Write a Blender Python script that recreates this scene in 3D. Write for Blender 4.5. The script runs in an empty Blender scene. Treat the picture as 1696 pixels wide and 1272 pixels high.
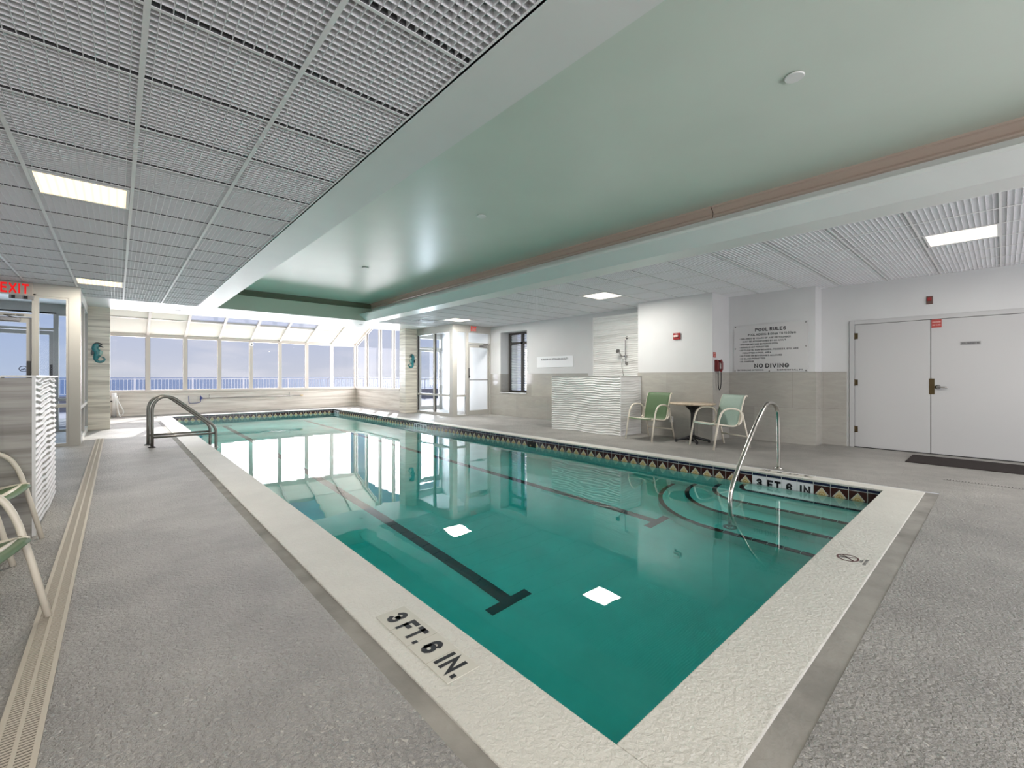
import bpy, bmesh, math, random
from mathutils import Vector, Matrix
random.seed(7)
C = bpy.context.scene
COL = C.collection
PI = math.pi

# ------------------------------------------------------------------ camera
cam_d = bpy.data.cameras.new('camera'); cam = bpy.data.objects.new('camera', cam_d); COL.objects.link(cam)
cam_d.sensor_width = 36.0; cam_d.lens = 729.0 / 1696.0 * 36.0
cam_d.shift_y = -12.2 / 1696.0
cam_d.clip_start = 0.05; cam_d.clip_end = 20000
cam.location = (0, 0, 1.2); cam.rotation_euler = (PI / 2, 0, math.radians(-41.9))
C.camera = cam
C.view_settings.view_transform = 'Standard'; C.view_settings.look = 'None'
C.view_settings.gamma = 1.0; C.view_settings.use_curve_mapping = False
C.view_settings.exposure = 0.33
cy = C.cycles
cy.use_denoising = True
cy.max_bounces = 14; cy.diffuse_bounces = 8; cy.glossy_bounces = 5; cy.transmission_bounces = 10
cy.transparent_max_bounces = 24; cy.volume_bounces = 0
cy.caustics_refractive = True; cy.caustics_reflective = False
cy.sample_clamp_indirect = 6.0; cy.blur_glossy = 0.6


def lin(c):
    return tuple(((v / 255.0) / 12.92 if v / 255.0 <= 0.04045 else ((v / 255.0 + 0.055) / 1.055) ** 2.4) for v in c) + (1.0,)


# ------------------------------------------------------------------ world sky
W = bpy.data.worlds.new('sky'); C.world = W; W.use_nodes = True
wn = W.node_tree; wn.nodes.clear(); WL = wn.links.new
o = wn.nodes.new('ShaderNodeOutputWorld'); bg = wn.nodes.new('ShaderNodeBackground')
tc = wn.nodes.new('ShaderNodeTexCoord'); sp = wn.nodes.new('ShaderNodeSeparateXYZ')
WL(tc.outputs['Generated'], sp.inputs[0])
rp = wn.nodes.new('ShaderNodeValToRGB'); rp.color_ramp.elements[0].position = 0.0; rp.color_ramp.elements[0].color = lin((208, 212, 224))
rp.color_ramp.elements[1].position = 0.6; rp.color_ramp.elements[1].color = lin((120, 160, 220))
e = rp.color_ramp.elements.new(0.14); e.color = lin((184, 196, 226))
WL(sp.outputs[2], rp.inputs[0])
mp = wn.nodes.new('ShaderNodeMapping'); mp.inputs['Scale'].default_value = (2.2, 2.2, 9.0); WL(tc.outputs['Generated'], mp.inputs[0])
nz = wn.nodes.new('ShaderNodeTexNoise'); nz.inputs['Scale'].default_value = 2.6; nz.inputs['Detail'].default_value = 7; nz.inputs['Roughness'].default_value = 0.55
WL(mp.outputs[0], nz.inputs[0])
cr = wn.nodes.new('ShaderNodeValToRGB'); cr.color_ramp.elements[0].position = 0.46; cr.color_ramp.elements[1].position = 0.66
cr.color_ramp.elements[1].color = (0.8, 0.8, 0.8, 1); WL(nz.outputs[0], cr.inputs[0])
mx = wn.nodes.new('ShaderNodeMix'); mx.data_type = 'RGBA'; WL(cr.outputs[0], mx.inputs[0]); WL(rp.outputs[0], mx.inputs[6]); mx.inputs[7].default_value = lin((226, 227, 236))
WL(mx.outputs[2], bg.inputs[0]); bg.inputs[1].default_value = 0.80; WL(bg.outputs[0], o.inputs[0])


# ------------------------------------------------------------------ sun and daylight
def light(name, kind, loc, rot, energy, color=(1, 1, 1), size=None, spec=1.0):
    d = bpy.data.lights.new(name, kind); ob = bpy.data.objects.new(name, d); COL.objects.link(ob)
    ob.location = loc; ob.rotation_euler = rot; d.energy = energy; d.color = color; d.specular_factor = spec
    if size:
        d.shape = 'RECTANGLE'; d.size, d.size_y = size
    return ob


SUN_AZ, SUN_EL = math.radians(30.5), math.radians(37.5)
sun_dir = Vector((-math.sin(SUN_AZ) * math.cos(SUN_EL), -math.cos(SUN_AZ) * math.cos(SUN_EL), -math.sin(SUN_EL)))
s = light('sun', 'SUN', (10, 25, 15), (0, 0, 0), 7.0, (1.0, 0.97, 0.92)); s.rotation_euler = sun_dir.to_track_quat('-Z', 'Y').to_euler(); s.data.angle = 0.009
# daylight arriving at the glazed end of the hall: upright windows, side windows, roof lights; plus an added rear fill
light('daylight_sea_windows', 'AREA', (3.55, 18.4, 1.65), (-PI / 2, 0, 0), 350, (1.0, 0.965, 0.975), (7.6, 1.9))
light('daylight_side_windows', 'AREA', (7.75, 15.85, 1.75), (PI / 2, 0, PI / 2), 200, (1.0, 0.965, 0.975), (4.0, 2.2))
light('daylight_entry_right', 'AREA', (8.15, 14.2, 1.3), (-PI / 2, 0, 0), 150, (0.90, 0.96, 1.0), (1.3, 2.2))
light('rear_fill_light', 'AREA', (3.0, -3.9, 1.5), (PI / 2, 0, 0), 290, (1.0, 0.965, 0.97), (11.0, 2.3))  # unseen fill light added behind the camera to brighten ceiling and walls
light('daylight_entry_left', 'AREA', (-1.4, 14.2, 1.3), (-PI / 2, 0, 0), 40, (0.90, 0.96, 1.0), (1.9, 2.2))


# ------------------------------------------------------------------ materials
def mat(name):
    m = bpy.data.materials.new(name); m.use_nodes = True
    n = m.node_tree.nodes; return m, n, m.node_tree.links.new, n['Principled BSDF']


def plain(name, rgb, rough=0.5, metal=0.0, spec=0.5, noise=0.0, nscale=8.0, bump=0.0, bscale=200.0):
    m, n, L, b = mat(name)
    c = lin(rgb); b.inputs['Base Color'].default_value = c; b.inputs['Roughness'].default_value = rough
    b.inputs['Metallic'].default_value = metal; b.inputs['Specular IOR Level'].default_value = spec
    if noise:
        g = n.new('ShaderNodeNewGeometry'); t = n.new('ShaderNodeTexNoise'); t.inputs['Scale'].default_value = nscale; t.inputs['Detail'].default_value = 6
        L(g.outputs['Position'], t.inputs[0])
        r = n.new('ShaderNodeValToRGB'); r.color_ramp.elements[0].position = 0.3; r.color_ramp.elements[1].position = 0.7
        r.color_ramp.elements[0].color = tuple(v * (1 - noise) for v in c[:3]) + (1,); r.color_ramp.elements[1].color = tuple(min(1, v * (1 + noise)) for v in c[:3]) + (1,)
        L(t.outputs[0], r.inputs[0]); L(r.outputs[0], b.inputs['Base Color'])
    if bump:
        g = n.new('ShaderNodeNewGeometry'); t = n.new('ShaderNodeTexNoise'); t.inputs['Scale'].default_value = bscale; t.inputs['Detail'].default_value = 3
        L(g.outputs['Position'], t.inputs[0]); bp = n.new('ShaderNodeBump'); bp.inputs['Strength'].default_value = bump; bp.inputs['Distance'].default_value = 0.01
        L(t.outputs[0], bp.inputs['Height']); L(bp.outputs[0], b.inputs['Normal'])
    return m


def concrete(name, rgb, var, strength, dist, scale=38.0):
    """sprayed knock-down texture concrete"""
    m, n, L, b = mat(name)
    g = n.new('ShaderNodeNewGeometry')
    t = n.new('ShaderNodeTexNoise'); t.inputs['Scale'].default_value = 1.3; t.inputs['Detail'].default_value = 8; t.inputs['Roughness'].default_value = 0.65
    L(g.outputs['Position'], t.inputs[0])
    c = lin(rgb); r = n.new('ShaderNodeValToRGB'); r.color_ramp.elements[0].position = 0.32; r.color_ramp.elements[1].position = 0.68
    r.color_ramp.elements[0].color = tuple(v * (1 - var) for v in c[:3]) + (1,); r.color_ramp.elements[1].color = tuple(min(1, v * (1 + var)) for v in c[:3]) + (1,)
    L(t.outputs[0], r.inputs[0]); L(r.outputs[0], b.inputs['Base Color'])
    b.inputs['Roughness'].default_value = 0.48; b.inputs['Specular IOR Level'].default_value = 0.5
    v = n.new('ShaderNodeTexNoise'); v.inputs['Scale'].default_value = scale; v.inputs['Detail'].default_value = 4; v.inputs['Roughness'].default_value = 0.6; v.inputs['Distortion'].default_value = 0.35
    L(g.outputs['Position'], v.inputs[0])
    cr = n.new('ShaderNodeValToRGB'); cr.color_ramp.elements[0].position = 0.36; cr.color_ramp.elements[1].position = 0.66; L(v.outputs[0], cr.inputs[0])
    bp = n.new('ShaderNodeBump'); bp.inputs['Strength'].default_value = strength; bp.inputs['Distance'].default_value = dist
    L(cr.outputs[0], bp.inputs['Height']); L(bp.outputs[0], b.inputs['Normal'])
    return m


def veined(name, light_c, dark_c, rough=0.35, zscale=16.0, contrast=(0.42, 0.66), spec=0.5):
    """marble look tile with long horizontal veins"""
    m, n, L, b = mat(name)
    g = n.new('ShaderNodeNewGeometry'); s = n.new('ShaderNodeSeparateXYZ'); L(g.outputs['Position'], s.inputs[0])
    a = n.new('ShaderNodeMath'); a.operation = 'ADD'; L(s.outputs[0], a.inputs[0]); L(s.outputs[1], a.inputs[1])
    k = n.new('ShaderNodeMath'); k.operation = 'MULTIPLY'; k.inputs[1].default_value = 0.55; L(a.outputs[0], k.inputs[0])
    z = n.new('ShaderNodeMath'); z.operation = 'MULTIPLY'; z.inputs[1].default_value = zscale; L(s.outputs[2], z.inputs[0])
    c = n.new('ShaderNodeCombineXYZ'); L(k.outputs[0], c.inputs[0]); L(z.outputs[0], c.inputs[2])
    t = n.new('ShaderNodeTexNoise'); t.inputs['Scale'].default_value = 1.0; t.inputs['Detail'].default_value = 6; t.inputs['Roughness'].default_value = 0.62; t.inputs['Distortion'].default_value = 0.35
    L(c.outputs[0], t.inputs[0])
    r = n.new('ShaderNodeValToRGB'); r.color_ramp.elements[0].position = contrast[0]; r.color_ramp.elements[1].position = contrast[1]
    r.color_ramp.elements[0].color = lin(light_c); r.color_ramp.elements[1].color = lin(dark_c)
    L(t.outputs[0], r.inputs[0]); L(r.outputs[0], b.inputs['Base Color']); b.inputs['Roughness'].default_value = rough; b.inputs['Specular IOR Level'].default_value = spec
    return m


def wainscot_tile(name, rgb):
    """large polished grey stone-look tiles"""
    m, n, L, b = mat(name)
    g = n.new('ShaderNodeNewGeometry'); s = n.new('ShaderNodeSeparateXYZ'); L(g.outputs['Position'], s.inputs[0])
    a = n.new('ShaderNodeMath'); a.operation = 'ADD'; L(s.outputs[0], a.inputs[0]); L(s.outputs[1], a.inputs[1])
    c = n.new('ShaderNodeCombineXYZ'); L(a.outputs[0], c.inputs[0]); L(s.outputs[2], c.inputs[1])
    br = n.new('ShaderNodeTexBrick'); br.inputs['Scale'].default_value = 1.0; br.inputs['Brick Width'].default_value = 1.28; br.inputs['Row Height'].default_value = 0.64
    br.inputs['Mortar Size'].default_value = 0.003; br.inputs['Bias'].default_value = 0.0
    k = lin(rgb)[:3]
    br.inputs['Color1'].default_value = tuple(v * 0.86 for v in k) + (1,); br.inputs['Color2'].default_value = tuple(v * 1.12 for v in k) + (1,); br.inputs['Mortar'].default_value = tuple(v * 0.8 for v in k) + (1,)
    L(c.outputs[0], br.inputs[0])
    mp = n.new('ShaderNodeMapping'); mp.inputs['Scale'].default_value = (1.2, 5.0, 1); L(c.outputs[0], mp.inputs[0])
    t = n.new('ShaderNodeTexNoise'); t.inputs['Scale'].default_value = 2.2; t.inputs['Detail'].default_value = 9; t.inputs['Roughness'].default_value = 0.7; t.inputs['Distortion'].default_value = 1.0; L(mp.outputs[0], t.inputs[0])
    r = n.new('ShaderNodeValToRGB'); r.color_ramp.elements[0].position = 0.3; r.color_ramp.elements[1].position = 0.72; r.color_ramp.elements[0].color = (0.90, 0.90, 0.89, 1); r.color_ramp.elements[1].color = (1.10, 1.09, 1.07, 1)
    L(t.outputs[0], r.inputs[0])
    x = n.new('ShaderNodeMix'); x.data_type = 'RGBA'; x.blend_type = 'MULTIPLY'; x.inputs[0].default_value = 1; L(br.outputs[0], x.inputs[6]); L(r.outputs[0], x.inputs[7])
    L(x.outputs[2], b.inputs['Base Color']); b.inputs['Roughness'].default_value = 0.07; b.inputs['Specular IOR Level'].default_value = 0.7
    return m


def glass(name, tint, ior=1.45):
    m = bpy.data.materials.new(name); m.use_nodes = True; n = m.node_tree.nodes; L = m.node_tree.links.new; n.clear()
    o = n.new('ShaderNodeOutputMaterial'); t = n.new('ShaderNodeBsdfTransparent'); t.inputs[0].default_value = tint + (1,)
    g = n.new('ShaderNodeBsdfGlossy'); g.inputs['Roughness'].default_value = 0.0
    f = n.new('ShaderNodeFresnel'); x = n.new('ShaderNodeMixShader')
    q = n.new('ShaderNodeNewGeometry'); k = n.new('ShaderNodeMapRange'); k.inputs['To Min'].default_value = ior; k.inputs['To Max'].default_value = 1.0 / ior
    L(q.outputs['Backfacing'], k.inputs[0]); L(k.outputs[0], f.inputs[0])   # thin pane: same reflectance from both sides
    L(f.outputs[0], x.inputs[0]); L(t.outputs[0], x.inputs[1]); L(g.outputs[0], x.inputs[2]); L(x.outputs[0], o.inputs[0])
    return m


def emit(name, rgb, strength, ribs=None):
    m = bpy.data.materials.new(name); m.use_nodes = True; n = m.node_tree.nodes; L = m.node_tree.links.new; n.clear()
    o = n.new('ShaderNodeOutputMaterial'); e = n.new('ShaderNodeEmission'); e.inputs[0].default_value = lin(rgb); e.inputs[1].default_value = strength
    if ribs:
        g = n.new('ShaderNodeNewGeometry'); w = n.new('ShaderNodeTexWave'); w.bands_direction = 'X'; w.inputs['Scale'].default_value = ribs
        L(g.outputs['Position'], w.inputs[0]); mr = n.new('ShaderNodeMapRange'); mr.inputs['To Min'].default_value = strength * 0.72; mr.inputs['To Max'].default_value = strength * 1.1
        L(w.outputs['Fac'], mr.inputs[0]); L(mr.outputs[0], e.inputs[1])
    L(e.outputs[0], o.inputs[0]); return m


M = {}
M['deck'] = concrete('sprayed_concrete_deck', (174, 171, 165), 0.22, 1.0, 0.022, 52.0)
M['coping'] = concrete('white_sprayed_coping', (198, 196, 188), 0.08, 0.7, 0.006, 46)
M['strip'] = plain('bare_cement_joint', (134, 131, 125), 0.75, noise=0.28, nscale=3.5, bump=0.3, bscale=60)
M['wall'] = plain('white_wall_paint', (204, 205, 205), 0.45, noise=0.02, nscale=2)
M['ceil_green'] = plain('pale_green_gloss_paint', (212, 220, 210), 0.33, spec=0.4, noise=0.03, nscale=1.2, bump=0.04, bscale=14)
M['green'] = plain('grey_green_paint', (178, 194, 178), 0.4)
M['soffit'] = plain('satin_white_soffit', (226, 227, 225), 0.38, spec=0.3, noise=0.02, nscale=2, bump=0.03, bscale=10)
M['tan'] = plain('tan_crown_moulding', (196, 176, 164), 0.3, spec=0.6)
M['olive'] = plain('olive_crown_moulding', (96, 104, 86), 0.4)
M['grid'] = plain('white_ceiling_grid', (240, 240, 240), 0.5)
M['tee_shadow'] = plain('tee_shadow_web', (92, 92, 94), 0.8)  # webs coloured dark to paint the shadow line beside each tee
M['louvre'] = plain('white_eggcrate_plastic', (242, 242, 244), 0.45)
M['plenum'] = plain('plenum_board', (160, 160, 162), 0.9)
M['roof'] = plain('roof_slab', (120, 120, 120), 0.9)
M['frame'] = plain('warm_white_window_frame', (198, 191, 182), 0.4)
M['alu'] = plain('painted_grey_door_frame', (178, 176, 170), 0.4)
M['gasket'] = plain('dark_window_gasket', (66, 64, 62), 0.6)
M['bronze'] = plain('dark_bronze_frame', (62, 60, 57), 0.5)
M['pane'] = glass('clear_window_glass', (0.97, 0.97, 0.98), 1.07)
M['pane_blue'] = glass('blue_tinted_glass', (0.92, 0.95, 0.985), 1.15)
M['shade'] = None
M['vein_shaded'] = veined('shaded_veined_tile', (168, 165, 158), (122, 118, 110), 0.35, 11)  # veined tile with the shade of the partition front put into its colour
M['vein'] = veined('beige_veined_tile', (228, 222, 208), (168, 160, 146), 0.32, 14)
M['vein_sea'] = veined('pale_veined_tile', (222, 216, 206), (186, 178, 166), 0.3, 9)
M['wave'] = veined('white_wave_tile', (238, 238, 235), (192, 190, 186), 0.3, 12, (0.45, 0.75))
M['wave_dim'] = veined('dimmed_wave_tile', (188, 186, 181), (164, 161, 156), 0.45, 12, (0.45, 0.75))  # white wave tile, colour dimmed to offset strong light on the left partition
M['wains'] = wainscot_tile('polished_grey_stone_tile', (164, 162, 156))
M['door'] = plain('white_door_paint', (184, 184, 184), 0.4)
M['steel'] = plain('brushed_stainless_steel', (190, 187, 180), 0.22, metal=1.0)
M['chrome'] = plain('dull_chrome', (170, 168, 165), 0.25, metal=1.0)
M['brass'] = plain('aged_brass', (92, 78, 54), 0.4, metal=0.8)
M['black'] = plain('black_ink', (16, 17, 24), 0.5)
M['blackiron'] = plain('black_iron', (22, 22, 23), 0.45)
M['white_plastic'] = plain('white_plastic', (228, 228, 226), 0.4)
M['marker'] = plain('cream_ceramic_marker', (196, 193, 184), 0.25)
M['marker_white'] = plain('white_glazed_marker', (222, 222, 226), 0.15)
M['navy'] = plain('navy_glazed_tile', (26, 30, 58), 0.12)
M['maroon'] = plain('maroon_glazed_tile', (58, 26, 22), 0.15)
M['sand'] = plain('sand_glazed_tile', (206, 186, 146), 0.2)
M['ochre'] = plain('ochre_glaze', (178, 146, 84), 0.2)
M['grout'] = plain('pale_grout', (196, 198, 196), 0.7)
M['plaster'] = plain('pool_plaster', (208, 240, 232), 0.6, noise=0.05, nscale=3)
M['nosing'] = plain('dark_blue_nosing_tile', (14, 22, 30), 0.3)
M['lane'] = plain('dark_blue_lane_tile', (12, 26, 40), 0.3)
M['chair_frame'] = plain('cream_powder_coat', (216, 208, 192), 0.35)
M['sling_green'] = plain('sage_green_sling_mesh', (84, 108, 76), 0.6, noise=0.06, nscale=60)
M['sling_mint'] = plain('mint_green_sling_mesh', (150, 170, 158), 0.5, noise=0.05, nscale=60)
M['tabletop'] = plain('beige_stone_table_top', (186, 168, 146), 0.16, noise=0.22, nscale=26)
M['mat'] = plain('dark_brown_ribbed_mat', (44, 37, 35), 0.85, bump=0.5, bscale=120)
M['red'] = plain('red_plastic', (150, 24, 26), 0.35)
M['darkred'] = plain('dark_red_phone_plastic', (104, 16, 20), 0.3)
M['redsign'] = plain('faded_red_sticker', (168, 60, 54), 0.5)
M['markred'] = plain('dark_red_stencil_paint', (74, 30, 32), 0.6)
M['ladder'] = plain('dull_grey_tube', (138, 136, 130), 0.42, metal=0.8)
M['pinkwhite'] = plain('pale_lettering', (236, 214, 206), 0.5)
M['greyplate'] = plain('grey_sign_plate', (140, 140, 140), 0.4)
M['brownplate'] = plain('brown_alarm_plate', (92, 66, 58), 0.45)
M['signboard'] = plain('clear_grey_sign_board', (198, 198, 198), 0.2)
M['signwhite'] = plain('white_sign_board', (240, 242, 244), 0.06, spec=0.8)
M['exit_face'] = plain('exit_sign_housing', (176, 168, 160), 0.4)
M['exit_red'] = emit('exit_red_letters', (225, 30, 32), 0.9)
M['teal'] = plain('teal_enamel', (40, 120, 124), 0.3, noise=0.35, nscale=30)
M['darkteal'] = plain('dark_teal_enamel', (16, 44, 52), 0.3)
M['paleteal'] = plain('pale_sea_green_enamel', (150, 186, 178), 0.3)
M['blue'] = plain('blue_net_frame', (44, 60, 130), 0.4)
M['net'] = plain('white_net_mesh', (214, 214, 214), 0.7)
M['grate'] = plain('ivory_drain_grate', (168, 160, 146), 0.5)
M['slot'] = plain('dark_drain_slot', (34, 32, 30), 0.9)
M['lamp_warm'] = emit('warm_lamp_lens', (255, 226, 176), 2.2, 6.0)
M['lamp_white'] = emit('white_lamp_lens', (255, 244, 226), 2.2, 6.0)
M['terrace'] = plain('mauve_grey_terrace', (150, 144, 146), 0.8, noise=0.08, nscale=2)
M['railing'] = plain('white_painted_railing', (236, 237, 240), 0.5)
M['slat'] = plain('grey_window_louvre', (200, 206, 208), 0.4)
M['vent'] = plain('grey_vent_metal', (150, 152, 154), 0.5)
M['rubber'] = plain('dark_rubber', (30, 30, 30), 0.7)


def shade_material():
    m = bpy.data.materials.new('white_roof_shade'); m.use_nodes = True; n = m.node_tree.nodes; L = m.node_tree.links.new; n.clear()
    o = n.new('ShaderNodeOutputMaterial'); d = n.new('ShaderNodeBsdfDiffuse'); d.inputs[0].default_value = lin((232, 230, 222))
    t = n.new('ShaderNodeBsdfTranslucent'); t.inputs[0].default_value = lin((236, 232, 222)); x = n.new('ShaderNodeMixShader'); x.inputs[0].default_value = 0.26
    L(d.outputs[0], x.inputs[1]); L(t.outputs[0], x.inputs[2]); L(x.outputs[0], o.inputs[0]); return m


M['shade'] = shade_material()


def water_material():
    m = bpy.data.materials.new('pool_water'); m.use_nodes = True; n = m.node_tree.nodes; L = m.node_tree.links.new; n.clear()
    o = n.new('ShaderNodeOutputMaterial'); g = n.new('ShaderNodeBsdfGlass'); g.inputs['IOR'].default_value = 1.333; g.inputs['Roughness'].default_value = 0.0
    q = n.new('ShaderNodeNewGeometry'); t = n.new('ShaderNodeTexNoise'); t.inputs['Scale'].default_value = 1.6; t.inputs['Detail'].default_value = 2
    L(q.outputs['Position'], t.inputs[0]); b = n.new('ShaderNodeBump'); b.inputs['Strength'].default_value = 0.10; b.inputs['Distance'].default_value = 0.02
    L(t.outputs[0], b.inputs['Height']); L(b.outputs[0], g.inputs['Normal']); L(g.outputs[0], o.inputs['Surface'])
    v = n.new('ShaderNodeVolumeAbsorption'); v.inputs['Color'].default_value = (0.0, 0.80, 0.795, 1); v.inputs['Density'].default_value = 1.1
    L(v.outputs[0], o.inputs['Volume']); return m


M['water'] = water_material()


def sea_material():
    m, n, L, b = mat('open_sea')
    b.inputs['Base Color'].default_value = lin((74, 92, 122)); b.inputs['Roughness'].default_value = 0.5; b.inputs['Specular IOR Level'].default_value = 0.05
    q = n.new('ShaderNodeNewGeometry'); mp = n.new('ShaderNodeMapping'); mp.inputs['Scale'].default_value = (0.05, 0.16, 1); L(q.outputs['Position'], mp.inputs[0])
    t = n.new('ShaderNodeTexNoise'); t.inputs['Scale'].default_value = 1.0; t.inputs['Detail'].default_value = 8; t.inputs['Roughness'].default_value = 0.7; L(mp.outputs[0], t.inputs[0])
    bp = n.new('ShaderNodeBump'); bp.inputs['Strength'].default_value = 0.9; bp.inputs['Distance'].default_value = 1.2; L(t.outputs[0], bp.inputs['Height']); L(bp.outputs[0], b.inputs['Normal'])
    return m


M['sea'] = sea_material()


# ------------------------------------------------------------------ mesh builder
def smooth_path(pts, n=6, closed=False):
    P = [Vector(p) for p in pts]; out = []
    N = len(P); rng = range(N if closed else N - 1)
    for i in rng:
        if closed:
            a, b, c, d = P[(i - 1) % N], P[i], P[(i + 1) % N], P[(i + 2) % N]
        else:
            a, b, c, d = P[max(i - 1, 0)], P[i], P[i + 1], P[min(i + 2, N - 1)]
        for k in range(n):
            t = k / n; t2 = t * t; t3 = t2 * t
            out.append(0.5 * ((2 * b) + (c - a) * t + (2 * a - 5 * b + 4 * c - d) * t2 + (3 * b - a - 3 * c + d) * t3))
    if not closed:
        out.append(P[-1])
    return out


class MB:
    def __init__(self):
        self.v = []; self.f = []; self.m = []; self.sm = []

    def face(self, idx, mi=0, smooth=False):
        self.f.append(tuple(idx)); self.m.append(mi); self.sm.append(smooth)

    def quad(self, a, b, c, d, mi=0):
        k = len(self.v); self.v += [Vector(a), Vector(b), Vector(c), Vector(d)]; self.face((k, k + 1, k + 2, k + 3), mi); return self

    def poly(self, pts, mi=0):
        k = len(self.v); self.v += [Vector(p) for p in pts]; self.face(range(k, k + len(pts)), mi); return self

    def box(self, x0, y0, z0, x1, y1, z1, mi=0):
        if x0 > x1: x0, x1 = x1, x0
        if y0 > y1: y0, y1 = y1, y0
        if z0 > z1: z0, z1 = z1, z0
        k = len(self.v)
        self.v += [Vector(p) for p in ((x0, y0, z0), (x1, y0, z0), (x1, y1, z0), (x0, y1, z0), (x0, y0, z1), (x1, y0, z1), (x1, y1, z1), (x0, y1, z1))]
        for q in ((3, 2, 1, 0), (4, 5, 6, 7), (0, 1, 5, 4), (1, 2, 6, 5), (2, 3, 7, 6), (3, 0, 4, 7)):
            self.face([k + i for i in q], mi)
        return self

    def prism(self, pts, off, mi=0):
        """polygon pts (3D, planar) pushed along off"""
        off = Vector(off); k = len(self.v); n = len(pts)
        self.v += [Vector(p) for p in pts] + [Vector(p) + off for p in pts]
        self.face([k + i for i in reversed(range(n))], mi); self.face([k + n + i for i in range(n)], mi)
        for i in range(n):
            j = (i + 1) % n; self.face((k + i, k + j, k + n + j, k + n + i), mi)
        return self

    def tube(self, pts, r, seg=10, mi=0, closed=False, cap=True, flat=None):
        P = [Vector(p) for p in pts]; n = len(P); rr = r if isinstance(r, (list, tuple)) else [r] * n
        up = None; k0 = len(self.v)
        for i in range(n):
            if closed:
                t = P[(i + 1) % n] - P[i - 1]
            else:
                t = P[min(i + 1, n - 1)] - P[max(i - 1, 0)]
            t.normalize()
            if up is None:
                up = Vector((0, 0, 1)) if abs(t.z) < 0.9 else Vector((0, 1, 0))
            s = t.cross(up)
            if s.length < 1e-5:
                s = t.cross(Vector((1, 0, 0)))
            s.normalize(); up = s.cross(t).normalized()
            for j in range(seg):
                a = 2 * PI * j / seg
                a1, a2 = (1, 1) if flat is None else flat
                self.v.append(P[i] + s * (math.cos(a) * rr[i] * a1) + up * (math.sin(a) * rr[i] * a2))
        for i in range(n if closed else n - 1):
            for j in range(seg):
                a = k0 + i * seg + j; b = k0 + i * seg + (j + 1) % seg; i2 = (i + 1) % n
                c = k0 + i2 * seg + (j + 1) % seg; d = k0 + i2 * seg + j
                self.face((a, b, c, d), mi, True)
        if cap and not closed:
            self.face([k0 + j for j in reversed(range(seg))], mi); self.face([k0 + (n - 1) * seg + j for j in range(seg)], mi)
        return self

    def lathe(self, prof, center, seg=24, mi=0, axis=None):
        """prof: (radius, height); axis: 3x3 matrix columns u,v,w (w = axis)"""
        c = Vector(center); u, v, w = axis if axis else (Vector((1, 0, 0)), Vector((0, 1, 0)), Vector((0, 0, 1)))
        k0 = len(self.v)
        for (r, h) in prof:
            for j in range(seg):
                a = 2 * PI * j / seg; self.v.append(c + u * (r * math.cos(a)) + v * (r * math.sin(a)) + w * h)
        for i in range(len(prof) - 1):
            for j in range(seg):
                self.face((k0 + i * seg + j, k0 + i * seg + (j + 1) % seg, k0 + (i + 1) * seg + (j + 1) % seg, k0 + (i + 1) * seg + j), mi, True)
        self.face([k0 + j for j in reversed(range(seg))], mi); self.face([k0 + (len(prof) - 1) * seg + j for j in range(seg)], mi)
        return self

    def grid(self, fn, nu, nv, mi=0, smooth=True):
        k = len(self.v)
        for j in range(nv + 1):
            for i in range(nu + 1):
                self.v.append(Vector(fn(i / nu, j / nv)))
        for j in range(nv):
            for i in range(nu):
                a = k + j * (nu + 1) + i; self.face((a, a + 1, a + nu + 2, a + nu + 1), mi, smooth)
        return self

    def build(self, name, mats, parent=None, bevel=0.0, label=None, cat=None, group=None, kind=None, fix=True):
        me = bpy.data.meshes.new(name)
        if parent is not None:
            off = Vector(WLOC.get(parent.name, (0, 0, 0)))
        else:
            xs = [p.x for p in self.v]; ys = [p.y for p in self.v]; zs = [p.z for p in self.v]
            off = Vector(((min(xs) + max(xs)) / 2, (min(ys) + max(ys)) / 2, min(zs)))
        me.from_pydata([p - off for p in self.v], [], self.f)
        for mm in (mats if isinstance(mats, (list, tuple)) else [mats]):
            me.materials.append(mm)
        me.polygons.foreach_set('material_index', self.m); me.polygons.foreach_set('use_smooth', self.sm)
        me.update()
        if fix:
            bm = bmesh.new(); bm.from_mesh(me); bmesh.ops.recalc_face_normals(bm, faces=bm.faces); bm.to_mesh(me); bm.free()
        ob = bpy.data.objects.new(name, me); COL.objects.link(ob)
        if parent is not None:
            ob.parent = parent; WLOC[ob.name] = tuple(off)
        else:
            ob.location = off; WLOC[ob.name] = tuple(off)
        if bevel:
            b = ob.modifiers.new('bevel', 'BEVEL'); b.width = bevel; b.segments = 2; b.limit_method = 'ANGLE'
        tag(ob, label, cat, group, kind)
        return ob


WLOC = {}


def tag(o, label=None, cat=None, group=None, kind=None):
    if label: o['label'] = label
    if cat: o['category'] = cat
    if group: o['group'] = group
    if kind: o['kind'] = kind
    return o


def empty(name, loc, label=None, cat=None, group=None, kind=None, rz=0.0, local=False):
    o = bpy.data.objects.new(name, None); COL.objects.link(o); o.location = loc; o.rotation_euler = (0, 0, rz); o.empty_display_size = 0.1
    WLOC[o.name] = (0, 0, 0) if local else tuple(loc)
    return tag(o, label, cat, group, kind)


def copy_tree(o, parent=None):
    c = o.copy(); COL.objects.link(c); c.parent = parent
    for ch in list(o.children):
        copy_tree(ch, c)
    return c


def struct(name, mb, m, label=None, cat=None):
    return mb.build(name, m, None, kind='structure', label=label, cat=cat)


def _arc(cx, cy, rx, ry, a0, a1, n=9):
    return [(cx + rx * math.cos(math.radians(a0 + (a1 - a0) * k / n)), cy + ry * math.sin(math.radians(a0 + (a1 - a0) * k / n))) for k in range(n + 1)]


_ring = _arc(.5, .64, .5, .36, 0, 180) + _arc(.5, .36, .5, .36, 180, 360)
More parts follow.
